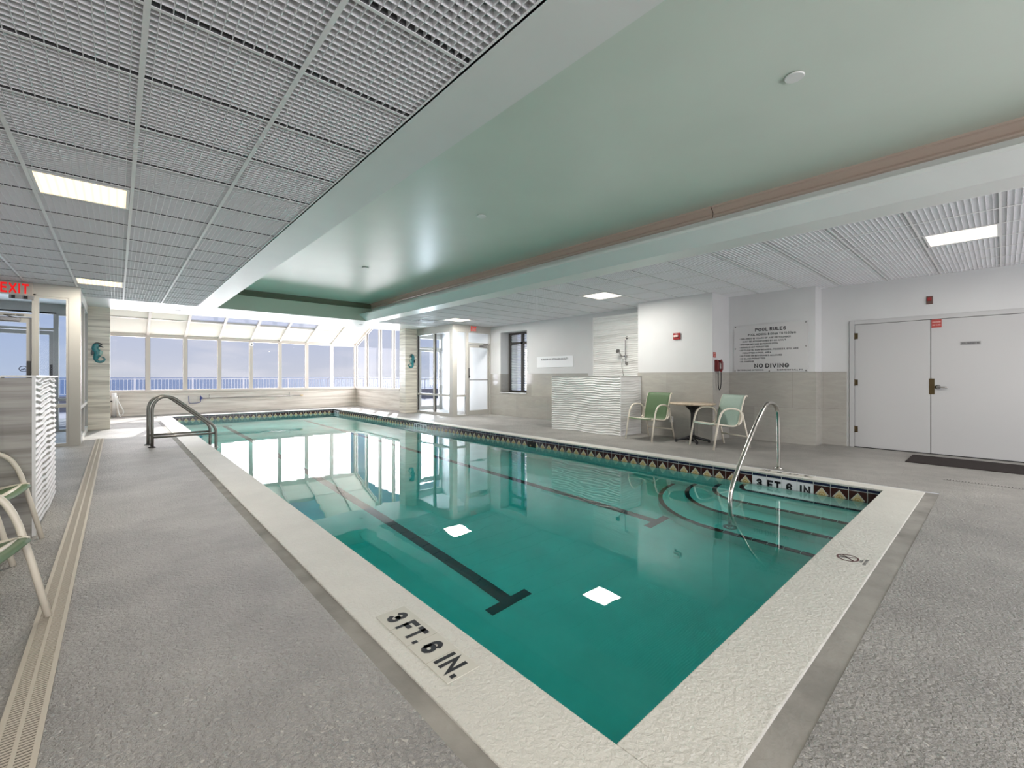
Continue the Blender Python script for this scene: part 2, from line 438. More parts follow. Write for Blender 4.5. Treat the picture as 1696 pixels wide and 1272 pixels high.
# block letters as centre-line strokes in a unit box: (width, strokes)
GLYPH = {
    'A': (.72, [[(0, 0), (.5, 1), (1, 0)], [(.2, .3), (.8, .3)]]),
    'B': (.60, [[(0, 0), (0, 1), (.5, 1)] + _arc(.55, .76, .4, .24, 90, -90) + [(0, .52)], [(.5, .52)] + _arc(.55, .26, .45, .26, 90, -90) + [(0, 0)]]),
    'C': (.62, [_arc(.5, .64, .5, .36, 15, 180) + _arc(.5, .36, .5, .36, 180, 345)]),
    'D': (.62, [[(0, 0), (0, 1), (.4, 1)] + _arc(.4, .62, .6, .38, 90, 0) + _arc(.4, .38, .6, .38, 0, -90) + [(0, 0)]]),
    'E': (.54, [[(1, 0), (0, 0), (0, 1), (1, 1)], [(0, .52), (.85, .52)]]),
    'F': (.54, [[(0, 0), (0, 1), (1, 1)], [(0, .5), (.8, .5)]]),
    'G': (.64, [_arc(.5, .64, .5, .36, 15, 180) + _arc(.5, .36, .5, .36, 180, 350) + [(1, .48), (.55, .48)]]),
    'H': (.60, [[(0, 0), (0, 1)], [(1, 0), (1, 1)], [(0, .52), (1, .52)]]),
    'I': (.01, [[(0, 0), (0, 1)]]),
    'J': (.46, [[(1, 1), (1, .3)] + _arc(.5, .3, .5, .3, 0, -180)]),
    'K': (.62, [[(0, 0), (0, 1)], [(1, 1), (0, .4)], [(.35, .6), (1, 0)]]),
    'L': (.50, [[(0, 1), (0, 0), (1, 0)]]),
    'M': (.76, [[(0, 0), (0, 1), (.5, .15), (1, 1), (1, 0)]]),
    'N': (.62, [[(0, 0), (0, 1), (1, 0), (1, 1)]]),
    'O': (.64, [_ring + ['c']]),
    'P': (.58, [[(0, 0), (0, 1), (.5, 1)] + _arc(.5, .74, .5, .26, 90, -90) + [(0, .48)]]),
    'Q': (.64, [_ring + ['c'], [(.6, .25), (1, 0)]]),
    'R': (.60, [[(0, 0), (0, 1), (.5, 1)] + _arc(.5, .74, .45, .26, 90, -90) + [(0, .48)], [(.5, .48), (1, 0)]]),
    'S': (.58, [_arc(.5, .76, .5, .24, 10, 270) + _arc(.5, .25, .5, .25, 80, -170)]),
    'T': (.60, [[(0, 1), (1, 1)], [(.5, 0), (.5, 1)]]),
    'U': (.60, [[(0, 1), (0, .36)] + _arc(.5, .36, .5, .36, 180, 360) + [(1, 1)]]),
    'V': (.68, [[(0, 1), (.5, 0), (1, 1)]]),
    'W': (.96, [[(0, 1), (.25, 0), (.5, .9), (.75, 0), (1, 1)]]),
    'X': (.66, [[(0, 0), (1, 1)], [(0, 1), (1, 0)]]),
    'Y': (.66, [[(0, 1), (.5, .45), (1, 1)], [(.5, 0), (.5, .45)]]),
    'Z': (.60, [[(0, 1), (1, 1), (0, 0), (1, 0)]]),
    '0': (.54, [_ring + ['c']]),
    '1': (.26, [[(0, .78), (1, 1), (1, 0)]]),
    '2': (.54, [_arc(.5, .72, .5, .28, 170, -25) + [(0, 0), (1, 0)]]),
    '3': (.54, [_arc(.48, .75, .48, .25, 165, -90) , _arc(.48, .26, .52, .26, 90, -165)]),
    '4': (.58, [[(.72, 0), (.72, 1), (0, .3), (1, .3)]]),
    '5': (.54, [[(.92, 1), (.12, 1), (.06, .55)] + _arc(.48, .32, .52, .32, 125, -160)]),
    '6': (.54, [_arc(.5, .70, .5, .30, 20, 180) + [(0, .3)] + _arc(.5, .29, .5, .29, 180, 540)]),
    '8': (.54, [_arc(.5, .76, .44, .24, -90, 270), _arc(.5, .26, .5, .26, 90, 450)]),
    '9': (.54, [_arc(.5, .30, .5, .30, 200, 360) + [(1, .7)] + _arc(.5, .71, .5, .29, 0, 360)]),
    'a': (.46, [_arc(.5, .33, .5, .33, 0, 360), [(1, 0), (1, .66)]]),
    'm': (.74, [[(0, 0), (0, .66)], [(0, .4)] + _arc(.25, .42, .25, .24, 180, 0) + [(.5, 0)], [(.5, .4)] + _arc(.75, .42, .25, .24, 180, 0) + [(1, 0)]]),
    'p': (.46, [_arc(.5, .33, .5, .33, 0, 360), [(0, -.3), (0, .66)]]),
}
GLYPH['\u2022'] = (.10, [_arc(.5, .5, .6, .06, 0, 360)])
for _c, _p in (('.', [(0, .0)]), (':', [(0, .08), (0, .58)]), (',', [(0, 0), (0, -.12)])):
    GLYPH[_c] = (.01, [[q, (q[0], q[1] + .004)] for q in _p])


def text(s, center, right, up, size, m, parent, name='lettering', bold=0.0, width=1.0, lift=0.0008, align='CENTER', box_w=None):
    """flat painted block lettering made of strokes; size = capital height"""
    t = .17 + bold * 1.2; h = t / 2; gap = t + .17; segs = []; x = 0.0
    for ch in s:
        if ch == ' ':
            x += .30; continue
        w, strokes = GLYPH[ch]; w = w * .92
        for st in strokes:
            closed = st[-1] == 'c'; pts = [p for p in st if p != 'c']
            P = [Vector((x + q[0] * w, h + q[1] * (1 - t))) for q in pts]; Q = [P[0]]
            for p in P[1:]:
                if (p - Q[-1]).length > 1e-4: Q.append(p)
            segs.append((Q, closed))
        x += w + gap
    tot = x - gap; R = Vector(right).normalized(); U = Vector(up).normalized(); N = R.cross(U); c = Vector(center)
    kx = size * width if not box_w else box_w / (tot + t); b = MB()

    def put(p): return c + R * ((p.x - tot / 2) * kx) + U * ((p.y - .5) * size) + N * lift
    for Q, closed in segs:
        n = len(Q); L = []; Rr = []
        for i in range(n):
            a = Q[i - 1] if (i > 0 or closed) else None; d = Q[(i + 1) % n] if (i < n - 1 or closed) else None
            if a is None: tg = (d - Q[i]).normalized(); nr = Vector((-tg.y, tg.x)); e = Q[i] - tg * h; sc = 1
            elif d is None: tg = (Q[i] - a).normalized(); nr = Vector((-tg.y, tg.x)); e = Q[i] + tg * h; sc = 1
            else:
                t0 = (Q[i] - a).normalized(); t1 = (d - Q[i]).normalized(); tg = t0 + t1
                if tg.length < .2: tg = t1
                tg.normalize(); nr = Vector((-tg.y, tg.x)); sc = min(1.0 / max(.35, nr.dot(Vector((-t1.y, t1.x)))), 2.2); e = Q[i]
            L.append(e + nr * h * sc); Rr.append(e - nr * h * sc)
        k0 = len(b.v)
        for i in range(n): b.v += [put(L[i]), put(Rr[i])]
        for i in range(n if closed else n - 1):
            k = (i + 1) % n; b.face((k0 + 2 * i, k0 + 2 * i + 1, k0 + 2 * k + 1, k0 + 2 * k))
    return b.build(name, m, parent, fix=False)


X, Y, Z = Vector((1, 0, 0)), Vector((0, 1, 0)), Vector((0, 0, 1))

# ================================================================== SETTING
PX0, PX1, PY0, PY1 = 1.20, 6.03, 0.83, 16.70       # pool rim
CZ = 2.77                                           # suspended ceiling
# floor slab with the pool opening, coping ring and cement joint left out
JX0, JX1, JY0, JY1 = 0.80, 6.27, 0.43, 17.10
b = MB()
b.quad((-3.4, -3.4, 0), (JX0, -3.4, 0), (JX0, 18.0, 0), (-3.4, 18.0, 0))
b.quad((JX1, -3.4, 0), (9.6, -3.4, 0), (9.6, 18.0, 0), (JX1, 18.0, 0))
b.quad((JX0, -3.4, 0), (JX1, -3.4, 0), (JX1, JY0, 0), (JX0, JY0, 0))
b.quad((JX0, JY1, 0), (JX1, JY1, 0), (JX1, 18.0, 0), (JX0, 18.0, 0))
struct('floor', b, M['deck'])

# right-hand walls
b = MB()
b.box(9.40, -3.4, 0, 9.6, -1.15, CZ + .5); b.box(9.40, -1.15, 2.155, 9.6, 1.76, CZ + .5); b.box(9.40, 1.76, 0, 9.6, 2.17, CZ + .5)
struct('wall_right', b, M['wall'])
b = MB(); b.box(9.02, 2.17, 0, 9.6, 3.62, CZ + .5); struct('wall_right.001', b, M['wall'])
b = MB(); b.box(8.28, 3.62, 0, 9.6, 5.20, CZ + .5); struct('wall_right.002', b, M['wall'])
WX = 8.88
b = MB()
b.box(WX, 5.20, 0, 9.6, 9.25, CZ + .5); b.box(WX, 9.25, 0, 9.6, 10.43, .725); b.box(WX, 9.25, 2.56, 9.6, 10.43, CZ + .5); b.box(WX, 10.43, 0, 9.6, 13.9, CZ + .5)
struct('wall_right.003', b, M['wall'])
# tile wainscot (thin tile skins, 1.28 m high)
WH = 1.285
b = MB(); t = .012
b.box(9.40 - t, 1.80, 0, 9.40, 2.17, WH); b.box(9.02 - t, 2.17 - t, 0, 9.40, 2.17, WH); b.box(9.02 - t, 2.17, 0, 9.02, 3.62 - t, WH)
b.box(8.28 - t, 3.62 - t, 0, 9.02, 3.62, WH); b.box(8.28 - t, 3.62, 0, 8.28, 5.20, WH)
b.box(WX - t, 7.02, 0, WX, 9.25, WH); b.box(WX - t, 9.25, 0, WX, 10.43, .725); b.box(WX - t, 10.43, 0, WX, 10.93, WH)
b.box(WX, 10.43 - t, .725, 9.28, 10.43, WH)
struct('trim_1', b, M['wains'])
# back and left walls (behind and beside the camera)
b = MB(); b.box(-3.6, -3.6, 0, 9.6, -3.4, .35); b.box(-3.6, -3.6, 2.66, 9.6, -3.4, 3.4)
for k in range(8): b.box(-3.6 + k * 1.86, -3.6, .35, -3.42 + k * 1.86, -3.4, 2.66)
struct('wall_back', b, M['wall'])
for k in range(7):
    b = MB(); b.box(-3.42 + k * 1.86, -3.503, .35, -1.74 + k * 1.86, -3.497, 2.66); struct('window_%d' % (60 + k), b, M['pane'])  # made-up panes behind the camera, added to go with the rear fill
b = MB(); b.box(-3.6, -3.4, 0, -3.4, 13.9, 3.4); struct('wall_left', b, M['wall'])
# roof slab and plenum boards
b = MB(); b.box(-3.6, -3.6, 3.36, 9.8, 13.75, 3.5); struct('ceiling', b, M['roof'])
b = MB(); b.box(-3.4, -3.4, 3.0, 1.30, 12.0, 3.04); b.box(5.62, -3.4, 3.0, 9.6, 12.0, 3.04); struct('ceiling.001', b, M['plenum'])
# coffer: green ceiling, soffits, valance, crown
b = MB(); b.box(1.70, -3.4, 3.255, 5.45, 12.0, 3.30); struct('ceiling.002', b, M['ceil_green'])
b = MB(); b.box(1.337, -3.4, CZ, 1.70, 12.0, 3.30); struct('ceiling.003', b, M['soffit'])
b = MB()
b.prism([(5.585, -3.4, CZ), (5.235, -3.4, CZ), (5.045, -3.4, 2.914), (5.045, -3.4, 2.95), (5.40, -3.4, 2.95), (5.40, -3.4, 3.30), (5.585, -3.4, 3.30)], (0, 15.4, 0))
struct('ceiling.004', b, M['soffit'])
b = MB()
b.prism([(5.40, -3.4, 3.125), (5.372, -3.4, 3.135), (5.366, -3.4, 3.15), (5.385, -3.4, 3.175), (5.345, -3.4, 3.225), (5.328, -3.4, 3.235), (5.328, -3.4, 3.255), (5.40, -3.4, 3.255)], (0, 5.74, 0))
b.prism([(5.40, 2.352, 3.125), (5.372, 2.352, 3.135), (5.366, 2.352, 3.15), (5.385, 2.352, 3.175), (5.345, 2.352, 3.225), (5.328, 2.352, 3.235), (5.328, 2.352, 3.255), (5.40, 2.352, 3.255)], (0, 9.648, 0))
b.prism([(1.70, -3.4, 3.125), (1.73, -3.4, 3.14), (1.72, -3.4, 3.175), (1.76, -3.4, 3.235), (1.76, -3.4, 3.255), (1.70, -3.4, 3.255)], (0, 15.4, 0))
struct('trim_2', b, M['tan'])
# end wall of the coffer and the white beam to the glazed end
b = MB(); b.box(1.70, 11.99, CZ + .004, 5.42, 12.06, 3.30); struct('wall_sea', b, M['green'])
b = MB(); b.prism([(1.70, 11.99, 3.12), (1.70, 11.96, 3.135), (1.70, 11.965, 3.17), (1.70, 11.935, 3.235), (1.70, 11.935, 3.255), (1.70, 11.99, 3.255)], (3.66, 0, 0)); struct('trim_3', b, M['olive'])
b = MB(); b.box(-.5, 12.0, CZ, 1.70, 13.72, 3.36); b.box(1.70, 12.06, CZ, 5.235, 13.72, 3.36); b.box(1.70, 11.99, CZ, 5.235, 12.06, CZ + .004); b.box(5.235, 12.0, CZ, 8.95, 13.72, 3.36)
b.box(-3.4, 12.0, CZ, -.5, 13.72, 3.36)
b.box(-.5, 13.72, CZ, 7.5, 13.80, 4.3)
struct('wall_sea.001', b, M['soffit'])
# right side flush strip next to the beam is part of the louvre ceiling below

# egg-crate ceilings: blades both ways, T-bars
TP = 0.6135


def eggcrate(x0, x1, y0, y1, rx0, ry0, lights):
    p = TP / 14.0; zb, zt = CZ + .004, CZ + .036

    def blocked(xa, xb, ya, yb):
        return any(xa < L[1] - .01 and xb > L[0] + .01 and ya < L[3] - .01 and yb > L[2] + .01 for L in lights)
    b = MB()
    # blades along Y, split where a lamp sits
    k = math.ceil((x0 - rx0) / p)
    while rx0 + k * p < x1:
        x = rx0 + k * p; segs = [(y0, y1)]
        for L in lights:
            if L[0] - .005 < x < L[1] + .005:
                segs = [q for s in segs for q in ((s[0], min(s[1], L[2])), (max(s[0], L[3]), s[1])) if q[1] - q[0] > .01]
        for s in segs: b.box(x - .0018, s[0], zb, x + .0018, s[1], zt)
        k += 1
    k = math.ceil((y0 - ry0) / p)
    while ry0 + k * p < y1:
        y = ry0 + k * p; segs = [(x0, x1)]
        for L in lights:
            if L[2] - .005 < y < L[3] + .005:
                segs = [q for s in segs for q in ((s[0], min(s[1], L[0])), (max(s[0], L[1]), s[1])) if q[1] - q[0] > .01]
        for s in segs: b.box(s[0], y - .0018, zb, s[1], y + .0018, zt)
        k += 1
    struct('ceiling', b, M['louvre'])
    b = MB()
    k = math.ceil((x0 - rx0) / TP)
    while rx0 + k * TP < x1:
        x = rx0 + k * TP; b.box(x - .012, y0, CZ, x + .012, y1, CZ + .003); b.box(x - .002, y0, CZ + .003, x + .002, y1, CZ + .05); k += 1
    k = math.ceil((y0 - ry0) / TP)
    while ry0 + k * TP < y1:
        y = ry0 + k * TP; b.box(x0, y - .009, CZ + .0005, x1, y + .009, CZ + .0035); b.box(x0, y - .007, CZ + .0036, x1, y + .007, CZ + .05, 1); k += 1
    b.box(x1 - .015, y0, CZ, x1, y1, CZ + .003); b.box(x0, y0, CZ, x0 + .015, y1, CZ + .003)
    struct('ceiling', b, [M['grid'], M['tee_shadow']])


LR = [(6.745, 7.345, .02, .60), (6.745, 7.345, 4.93, 5.51), (6.745, 7.345, 9.84, 10.42), (6.745, 7.345, -2.43, -1.85)]  # last one is unseen, added to brighten the near half
LL = [(-.505, .08, 4.93, 5.50), (-.505, .08, 9.84, 10.41), (-.505, .08, .02, .59), (-.505, .08, -2.43, -1.86)]  # last two are unseen, added to brighten the near half
eggcrate(-3.4, 1.337, -3.4, 12.0, .095, 3.030, LL)
eggcrate(5.585, 9.40, -3.4, 12.0, 6.126, .0145, LR)


def ceiling_light(L, lens, side, label, group, power):
    x0, x1, y0, y1 = L; cx, cyy = (x0 + x1) / 2, (y0 + y1) / 2
    t = empty('ceiling_light', (cx, cyy, CZ), label, 'ceiling light', group)
    b = MB(); w = .02
    b.box(x0, y0, CZ + .001, x1, y0 + w, CZ + .05); b.box(x0, y1 - w, CZ + .001, x1, y1, CZ + .05); b.box(x0, y0 + w, CZ + .001, x0 + w, y1 - w, CZ + .05); b.box(x1 - w, y0 + w, CZ + .001, x1, y1 - w, CZ + .05)
    b.box(x0, y0, CZ + .05, x1, y1, CZ + .075)
    b.build('light_frame', M['grid'], t)
    b = MB(); b.box(x0 + w, y0 + w, CZ + .006, x1 - w, y1 - w, CZ + .012); b.build('diffuser', lens, t)
    light('lamp', 'AREA', (cx, cyy, CZ - .004), (0, 0, 0), power, (1.0, .93, .82) if lens is M['lamp_warm'] else (1.0, .96, .90), (x1 - x0 - .05, y1 - y0 - .05))


for L, lab, PW in zip(LL, ('warm square ceiling light nearest the camera in the left louvre ceiling', 'square ceiling light in front of the left glass entry', 'unseen ceiling light added as fill above the left side of the camera', 'unseen ceiling light added as fill at the rear of the left louvre ceiling'), (38, 34, 38, 42)):
    ceiling_light(L, M['lamp_warm'], 'left', lab, 'square ceiling lights on the left', PW)
for L, lab, PW in zip(LR, ('bright ceiling light above the white double doors', 'ceiling light over the white wave-tile shower partition', 'ceiling light in front of the right glass entry', 'unseen ceiling light added as fill at the rear of the right louvre ceiling'), (28, 48, 78, 50)):
    ceiling_light(L, M['lamp_white'], 'right', lab, 'square ceiling lights on the right', PW)

# columns beside the glazed end
b = MB(); b.box(-.515, 13.60, 0, -.12, 13.98, CZ + .1); struct('wall_left.001', b, M['vein'])
b = MB(); b.box(7.005, 13.02, 0, 7.43, 13.42, CZ + .1); struct('wall_right.004', b, M['vein'])
b = MB(); b.box(7.34, 13.42, 0, 7.50, 14.0, CZ + .1); struct('wall_right.005', b, M['wall'])

# ------------------------------------------------------------------ glazed sea end
YF, SILL, HEAD = 17.90, .765, 2.46
GX0, GX1 = -.30, 7.36
MX = [-.28, .715, 1.66, 2.60, 3.55, 4.49, 5.43, 6.38, 7.34]
b = MB(); b.box(GX0 - .2, YF - .10, 0, GX1 + .12, YF + .12, .70); struct('wall_sea', b, M['vein_sea'])
b = MB(); b.box(GX1 - .02, 14.0, 0, GX1 + .12, YF - .10, .70); struct('wall_sea', b, M['vein_sea'])
b = MB(); b.box(GX0 - .12, 13.98, 0, GX0 + .02, YF - .10, .70); struct('wall_sea', b, M['vein_sea'])
b = MB()
b.box(GX0, YF - .14, .70, GX1, YF + .06, .765); b.box(GX1 - .07, 14.0, .70, GX1 + .06, YF - .14, .765); b.box(GX0 - .06, 13.98, .70, GX0 + .07, YF - .14, .765)
struct('trim_4', b, M['frame'])


def roof_z(y): return 2.55 + .40 * (YF - y)


# upright windows of the sea wall
for i in range(8):
    t = empty('window_%d' % (i + 1), ((MX[i] + MX[i + 1]) / 2, YF, SILL), kind='structure')
    x0, x1 = MX[i], MX[i + 1]; b = MB(); w = .055
    b.box(x0, YF - .05, SILL, x0 + w, YF + .05, HEAD); b.box(x1 - w, YF - .05, SILL, x1, YF + .05, HEAD)
    b.box(x0 + w, YF - .04, SILL, x1 - w, YF + .04, SILL + .02); b.box(x0 + w, YF - .045, HEAD - .03, x1 - w, YF + .04, HEAD)
    b.build('window_frame', M['frame'], t)
    b = MB(); b.box(x0 + w, YF - .012, SILL + .02, x0 + w + .008, YF + .03, HEAD - .03); b.box(x1 - w - .008, YF - .012, SILL + .02, x1 - w, YF + .03, HEAD - .03)
    b.build('gasket', M['gasket'], t)
    b = MB(); b.box(x0 + w + .008, YF, SILL + .02, x1 - w - .008, YF + .006, HEAD - .03); b.build('pane', M['pane'], t)
b = MB(); b.box(GX0, YF - .06, HEAD, GX1, YF + .06, HEAD + .09); struct('trim_5', b, M['frame'])
b = MB(); b.box(GX0, YF - .066, HEAD + .085, GX1, YF - .03, HEAD + .105); struct('trim_6', b, M['gasket'])
# side windows under the sloping roof
SY = [YF - .05, 16.83, 15.62, 14.55, 13.78]
n = 9
for side, gx in ((0, GX1), (1, GX0)):
    for i in range(4):
        if side and i > 3: continue
        ya, yb = SY[i], SY[i + 1]; t = empty('window_%d' % n, (gx, (ya + yb) / 2, SILL), kind='structure'); n += 1
        w = .05; za, zb = roof_z(ya) - .05, roof_z(yb) - .05; b = MB()
        for (yy0, yy1) in ((ya - w, ya), (yb, yb + w)):
            b.prism([(gx - .05, yy0, SILL), (gx - .05, yy1, SILL), (gx - .05, yy1, roof_z(yy1) - .05), (gx - .05, yy0, roof_z(yy0) - .05)], (.1, 0, 0))
        b.prism([(gx - .05, ya - w, SILL), (gx - .05, yb + w, SILL), (gx - .05, yb + w, SILL + .02), (gx - .05, ya - w, SILL + .02)], (.1, 0, 0))
        b.prism([(gx - .05, ya - w, roof_z(ya - w) - .05), (gx - .05, yb + w, roof_z(yb + w) - .05), (gx - .05, yb + w, roof_z(yb + w) - .12), (gx - .05, ya - w, roof_z(ya - w) - .12)], (.1, 0, 0))
        b.build('window_frame', M['frame'], t)
        b = MB(); b.prism([(gx - .012, ya - w - .01, SILL + .02), (gx - .012, ya - w, SILL + .02), (gx - .012, ya - w, roof_z(ya - w) - .12), (gx - .012, ya - w - .01, roof_z(ya - w - .01) - .12)], (.03, 0, 0))
        b.prism([(gx - .012, ya - w, roof_z(ya - w) - .12), (gx - .012, yb + w, roof_z(yb + w) - .12), (gx - .012, yb + w, roof_z(yb + w) - .132), (gx - .012, ya - w, roof_z(ya - w) - .132)], (.03, 0, 0))
        b.build('gasket', M['gasket'], t)
        b = MB(); b.prism([(gx, ya - w - .01, SILL + .02), (gx, yb + w, SILL + .02), (gx, yb + w, roof_z(yb + w) - .132), (gx, ya - w - .01, roof_z(ya - w - .01) - .132)], (.006, 0, 0))
        b.build('pane', M['pane'], t)
# sloping roof lights
YP = [YF - .02, 16.85, 15.40, 13.80]
for i in range(8):
    for k in range(3):
        y0, y1 = YP[k], YP[k + 1]; x0, x1 = MX[i], MX[i + 1]
        t = empty('window_%d' % n, ((x0 + x1) / 2, (y0 + y1) / 2, roof_z((y0 + y1) / 2)), kind='structure'); n += 1
        w = .035; b = MB()
        for (xa, xb) in ((x0, x0 + w), (x1 - w, x1)):
            b.prism([(xa, y0, roof_z(y0) - .09), (xa, y1, roof_z(y1) - .09), (xa, y1, roof_z(y1)), (xa, y0, roof_z(y0))], (xb - xa, 0, 0))
        b.prism([(x0 + w, y1, roof_z(y1) - .06), (x0 + w, y1 + .06, roof_z(y1 + .06) - .06), (x0 + w, y1 + .06, roof_z(y1 + .06)), (x0 + w, y1, roof_z(y1))], (x1 - x0 - 2 * w, 0, 0))
        b.build('rafter', M['frame'], t)
        b = MB(); b.prism([(x0 + w, y0, roof_z(y0) - .01), (x0 + w, y1, roof_z(y1) - .01), (x0 + w, y1, roof_z(y1) - .004), (x0 + w, y0, roof_z(y0) - .004)], (x1 - x0 - 2 * w, 0, 0)); b.build('pane', M['pane'], t)
        if not (k == 1 and 2 <= i <= 5):
            b = MB(); b.prism([(x0 + w, y0, roof_z(y0) - .045), (x0 + w, y1 + .06, roof_z(y1 + .06) - .045), (x0 + w, y1 + .06, roof_z(y1 + .06) - .04), (x0 + w, y0, roof_z(y0) - .04)], (x1 - x0 - 2 * w, 0, 0)); b.build('roof_shade', M['shade'], t)


# ------------------------------------------------------------------ glass entry boxes left and right
def bar(b, axis, c, u0, u1, z0, z1, d=.05):
    """rectangular frame member in plane axis=c"""
    if axis == 'y': b.box(u0, c - d, z0, u1, c + d, z1)
    else: b.box(c - d, u0, z0, c + d, u1, z1)


def storefront_pane(n_, axis, c, u0, u1, z0, z1, rails, glassm, fw=.035, dark=False):
    lo = ((u0 + u1) / 2, c, z0) if axis == 'y' else (c, (u0 + u1) / 2, z0)
    t = empty('window_%d' % n_, lo, kind='structure'); b = MB()
    bar(b, axis, c, u0, u0 + fw, z0, z1, .04); bar(b, axis, c, u1 - fw, u1, z0, z1, .04); bar(b, axis, c, u0 + fw, u1 - fw, z0, z0 + .05, .04); bar(b, axis, c, u0 + fw, u1 - fw, z1 - .035, z1, .04)
    for r in rails: bar(b, axis, c, u0 + fw, u1 - fw, r - .03, r + .03, .04)
    b.build('window_frame', M['alu'], t)
    if dark:
        b = MB(); bar(b, axis, c, u1 - fw - .03, u1 - fw, z0 + .05, z1 - .035, .02); b.build('gasket', M['gasket'], t)
    b = MB(); bar(b, axis, c, u0 + fw, u1 - fw - (.03 if dark else 0), z0 + .05, z1 - .035, .003); b.build('pane', glassm, t)
    return t


def glass_door(n_, c, x0, x1, handle_side, glassm, closer=True):
    """aluminium framed glass door in plane y=c with transom above"""
    t = empty('door_%d' % n_, ((x0 + x1) / 2, c, 0), kind='structure'); b = MB()
    b.box(x0, c - .05, 0, x0 + .045, c + .05, 2.585); b.box(x1 - .045, c - .05, 0, x1, c + .05, 2.585); b.box(x0 + .045, c - .05, 2.195, x1 - .045, c + .05, 2.245); b.box(x0 + .045, c - .05, 2.55, x1 - .045, c + .05, 2.585)
    b.build('door_frame', M['alu'], t)
    a0, a1 = x0 + .05, x1 - .05; b = MB()
    b.box(a0, c - .022, .012, a0 + .06, c + .022, 2.185); b.box(a1 - .06, c - .022, .012, a1, c + .022, 2.185); b.box(a0 + .06, c - .022, 2.10, a1 - .06, c + .022, 2.185); b.box(a0 + .06, c - .022, .012, a1 - .06, c + .022, .16)
    leaf = b.build('door_leaf', M['alu'], t)
    b = MB(); b.box(a0 + .06, c - .003, .16, a1 - .06, c + .003, 2.10); b.build('pane', glassm, leaf)
    b = MB(); b.box(x0 + .045, c - .003, 2.245, x1 - .045, c + .003, 2.55); b.build('transom_pane', glassm, t)
    b = MB(); b.box(a0 + .06, c - .05, 1.085, a1 - .06, c - .024, 1.115); b.build('push_bar', M['chrome'], leaf)
    hx = a0 + .03 if handle_side < 0 else a1 - .03
    b = MB(); b.box(hx - .022, c - .03, 1.16, hx + .022, c - .022, 1.46); b.box(hx - .02, c - .06, 1.20, hx + .02, c - .03, 1.23); b.box(hx - .02, c - .06, 1.20, hx - .005 if handle_side < 0 else hx + .02, c - .05, 1.23)
    b.build('lock_plate', M['bronze'], leaf)
    if closer:
        b = MB(); b.box(a1 - .40, c - .075, 2.12, a1 - .12, c - .024, 2.165); b.tube([(a1 - .16, c - .06, 2.165), (a1 - .30, c - .12, 2.20), (a1 - .08, c - .06, 2.22)], .008, 6); b.build('door_closer', M['chrome'], leaf)
    return t


# right entry
YV = 10.96
b = MB(); b.box(7.42, YV - .05, 0, 7.56, YV + .09, 2.585); b.box(7.42, YV - .05, 2.585, 8.88, YV + .05, CZ); b.box(7.42, YV + .05, 2.585, 7.50, 13.65, CZ); b.box(7.42, 13.02, 0, 7.50, 13.65, 2.585); b.box(7.42, YV + .09, 0, 7.50, 13.02, .045)
struct('wall_right', b, M['alu'])
storefront_pane(40, 'y', YV, 7.56, 7.955, .0, 2.585, [.62], M['pane'])
glass_door(1, YV, 7.955, 8.88, -1, M['pane'])
storefront_pane(41, 'x', 7.46, 11.96, 13.02, .045, 2.585, [.63], M['pane_blue'], dark=True)
storefront_pane(42, 'x', 7.46, 11.05, 11.96, .045, 2.585, [.63], M['pane_blue'], dark=True)
storefront_pane(43, 'y', 13.80, 7.56, 7.93, .0, 2.585, [.62], M['pane'])
glass_door(2, 13.80, 7.93, 8.88, 1, M['pane'], False)
b = MB(); b.box(7.50, 13.74, 2.585, 8.88, 13.86, CZ); struct('wall_right', b, M['alu'])
# left entry
YL = 10.87
b = MB(); b.box(-.623, YL - .05, 0, -.475, YL + .09, 2.56); b.box(-3.4, YL - .05, 2.56, -.475, YL + .05, CZ); b.box(-.563, YL + .05, 2.62, -.483, 13.60, CZ); b.box(-.563, YL + .09, 0, -.483, 13.60, .06)
struct('wall_left', b, M['alu'])
storefront_pane(44, 'y', YL, -1.015, -.623, .0, 2.56, [.70], M['pane_blue'])
t = glass_door(3, YL, -1.98, -1.015, 1, M['pane_blue'])
storefront_pane(45, 'y', YL, -3.4, -1.98, .0, 2.56, [.70], M['pane_blue'])
storefront_pane(46, 'x', -.523, 12.30, 13.60, .06, 2.62, [.64], M['pane_blue'])
storefront_pane(47, 'x', -.523, 10.96, 12.30, .06, 2.62, [.64], M['pane_blue'])
storefront_pane(48, 'y', 13.75, -.98, -.52, .0, 2.56, [.70], M['pane_blue'])
glass_door(4, 13.75, -1.95, -.98, 1, M['pane_blue'], False)
storefront_pane(49, 'y', 13.75, -3.4, -1.95, .0, 2.56, [.70], M['pane_blue'])
b = MB(); b.box(-3.4, 13.70, 2.56, -.52, 13.80, CZ); struct('wall_left', b, M['alu'])

# ------------------------------------------------------------------ louvred window in the right wall
t = empty('window_50', (9.25, 9.84, .725), kind='structure')
b = MB(); xw = 9.22
b.box(xw, 9.25, .725, xw + .08, 9.30, 2.56); b.box(xw, 10.36, .725, xw + .08, 10.43, 2.56); b.box(xw, 9.30, .725, xw + .08, 10.36, .77); b.box(xw, 9.30, 2.50, xw + .08, 10.36, 2.56); b.box(xw, 9.78, .77, xw + .08, 9.86, 2.50); b.box(xw, 9.30, 2.20, xw + .08, 10.36, 2.27)
b.build('window_frame', M['bronze'], t)
b = MB()
for i in range(34):
    z = .80 + i * .05
    if abs(z - 2.235) < .05: continue
    for (ya, yb) in ((9.31, 9.77), (9.87, 10.35)):
        b.prism([(xw + .02, ya, z), (xw + .06, ya, z + .025), (xw + .062, ya, z + .022), (xw + .022, ya, z - .003)], (0, yb - ya, 0))
b.build('louvre_slats', M['slat'], t)
b = MB(); b.box(xw + .085, 9.30, .77, xw + .091, 10.36, 2.50); b.build('pane', M['pane'], t)
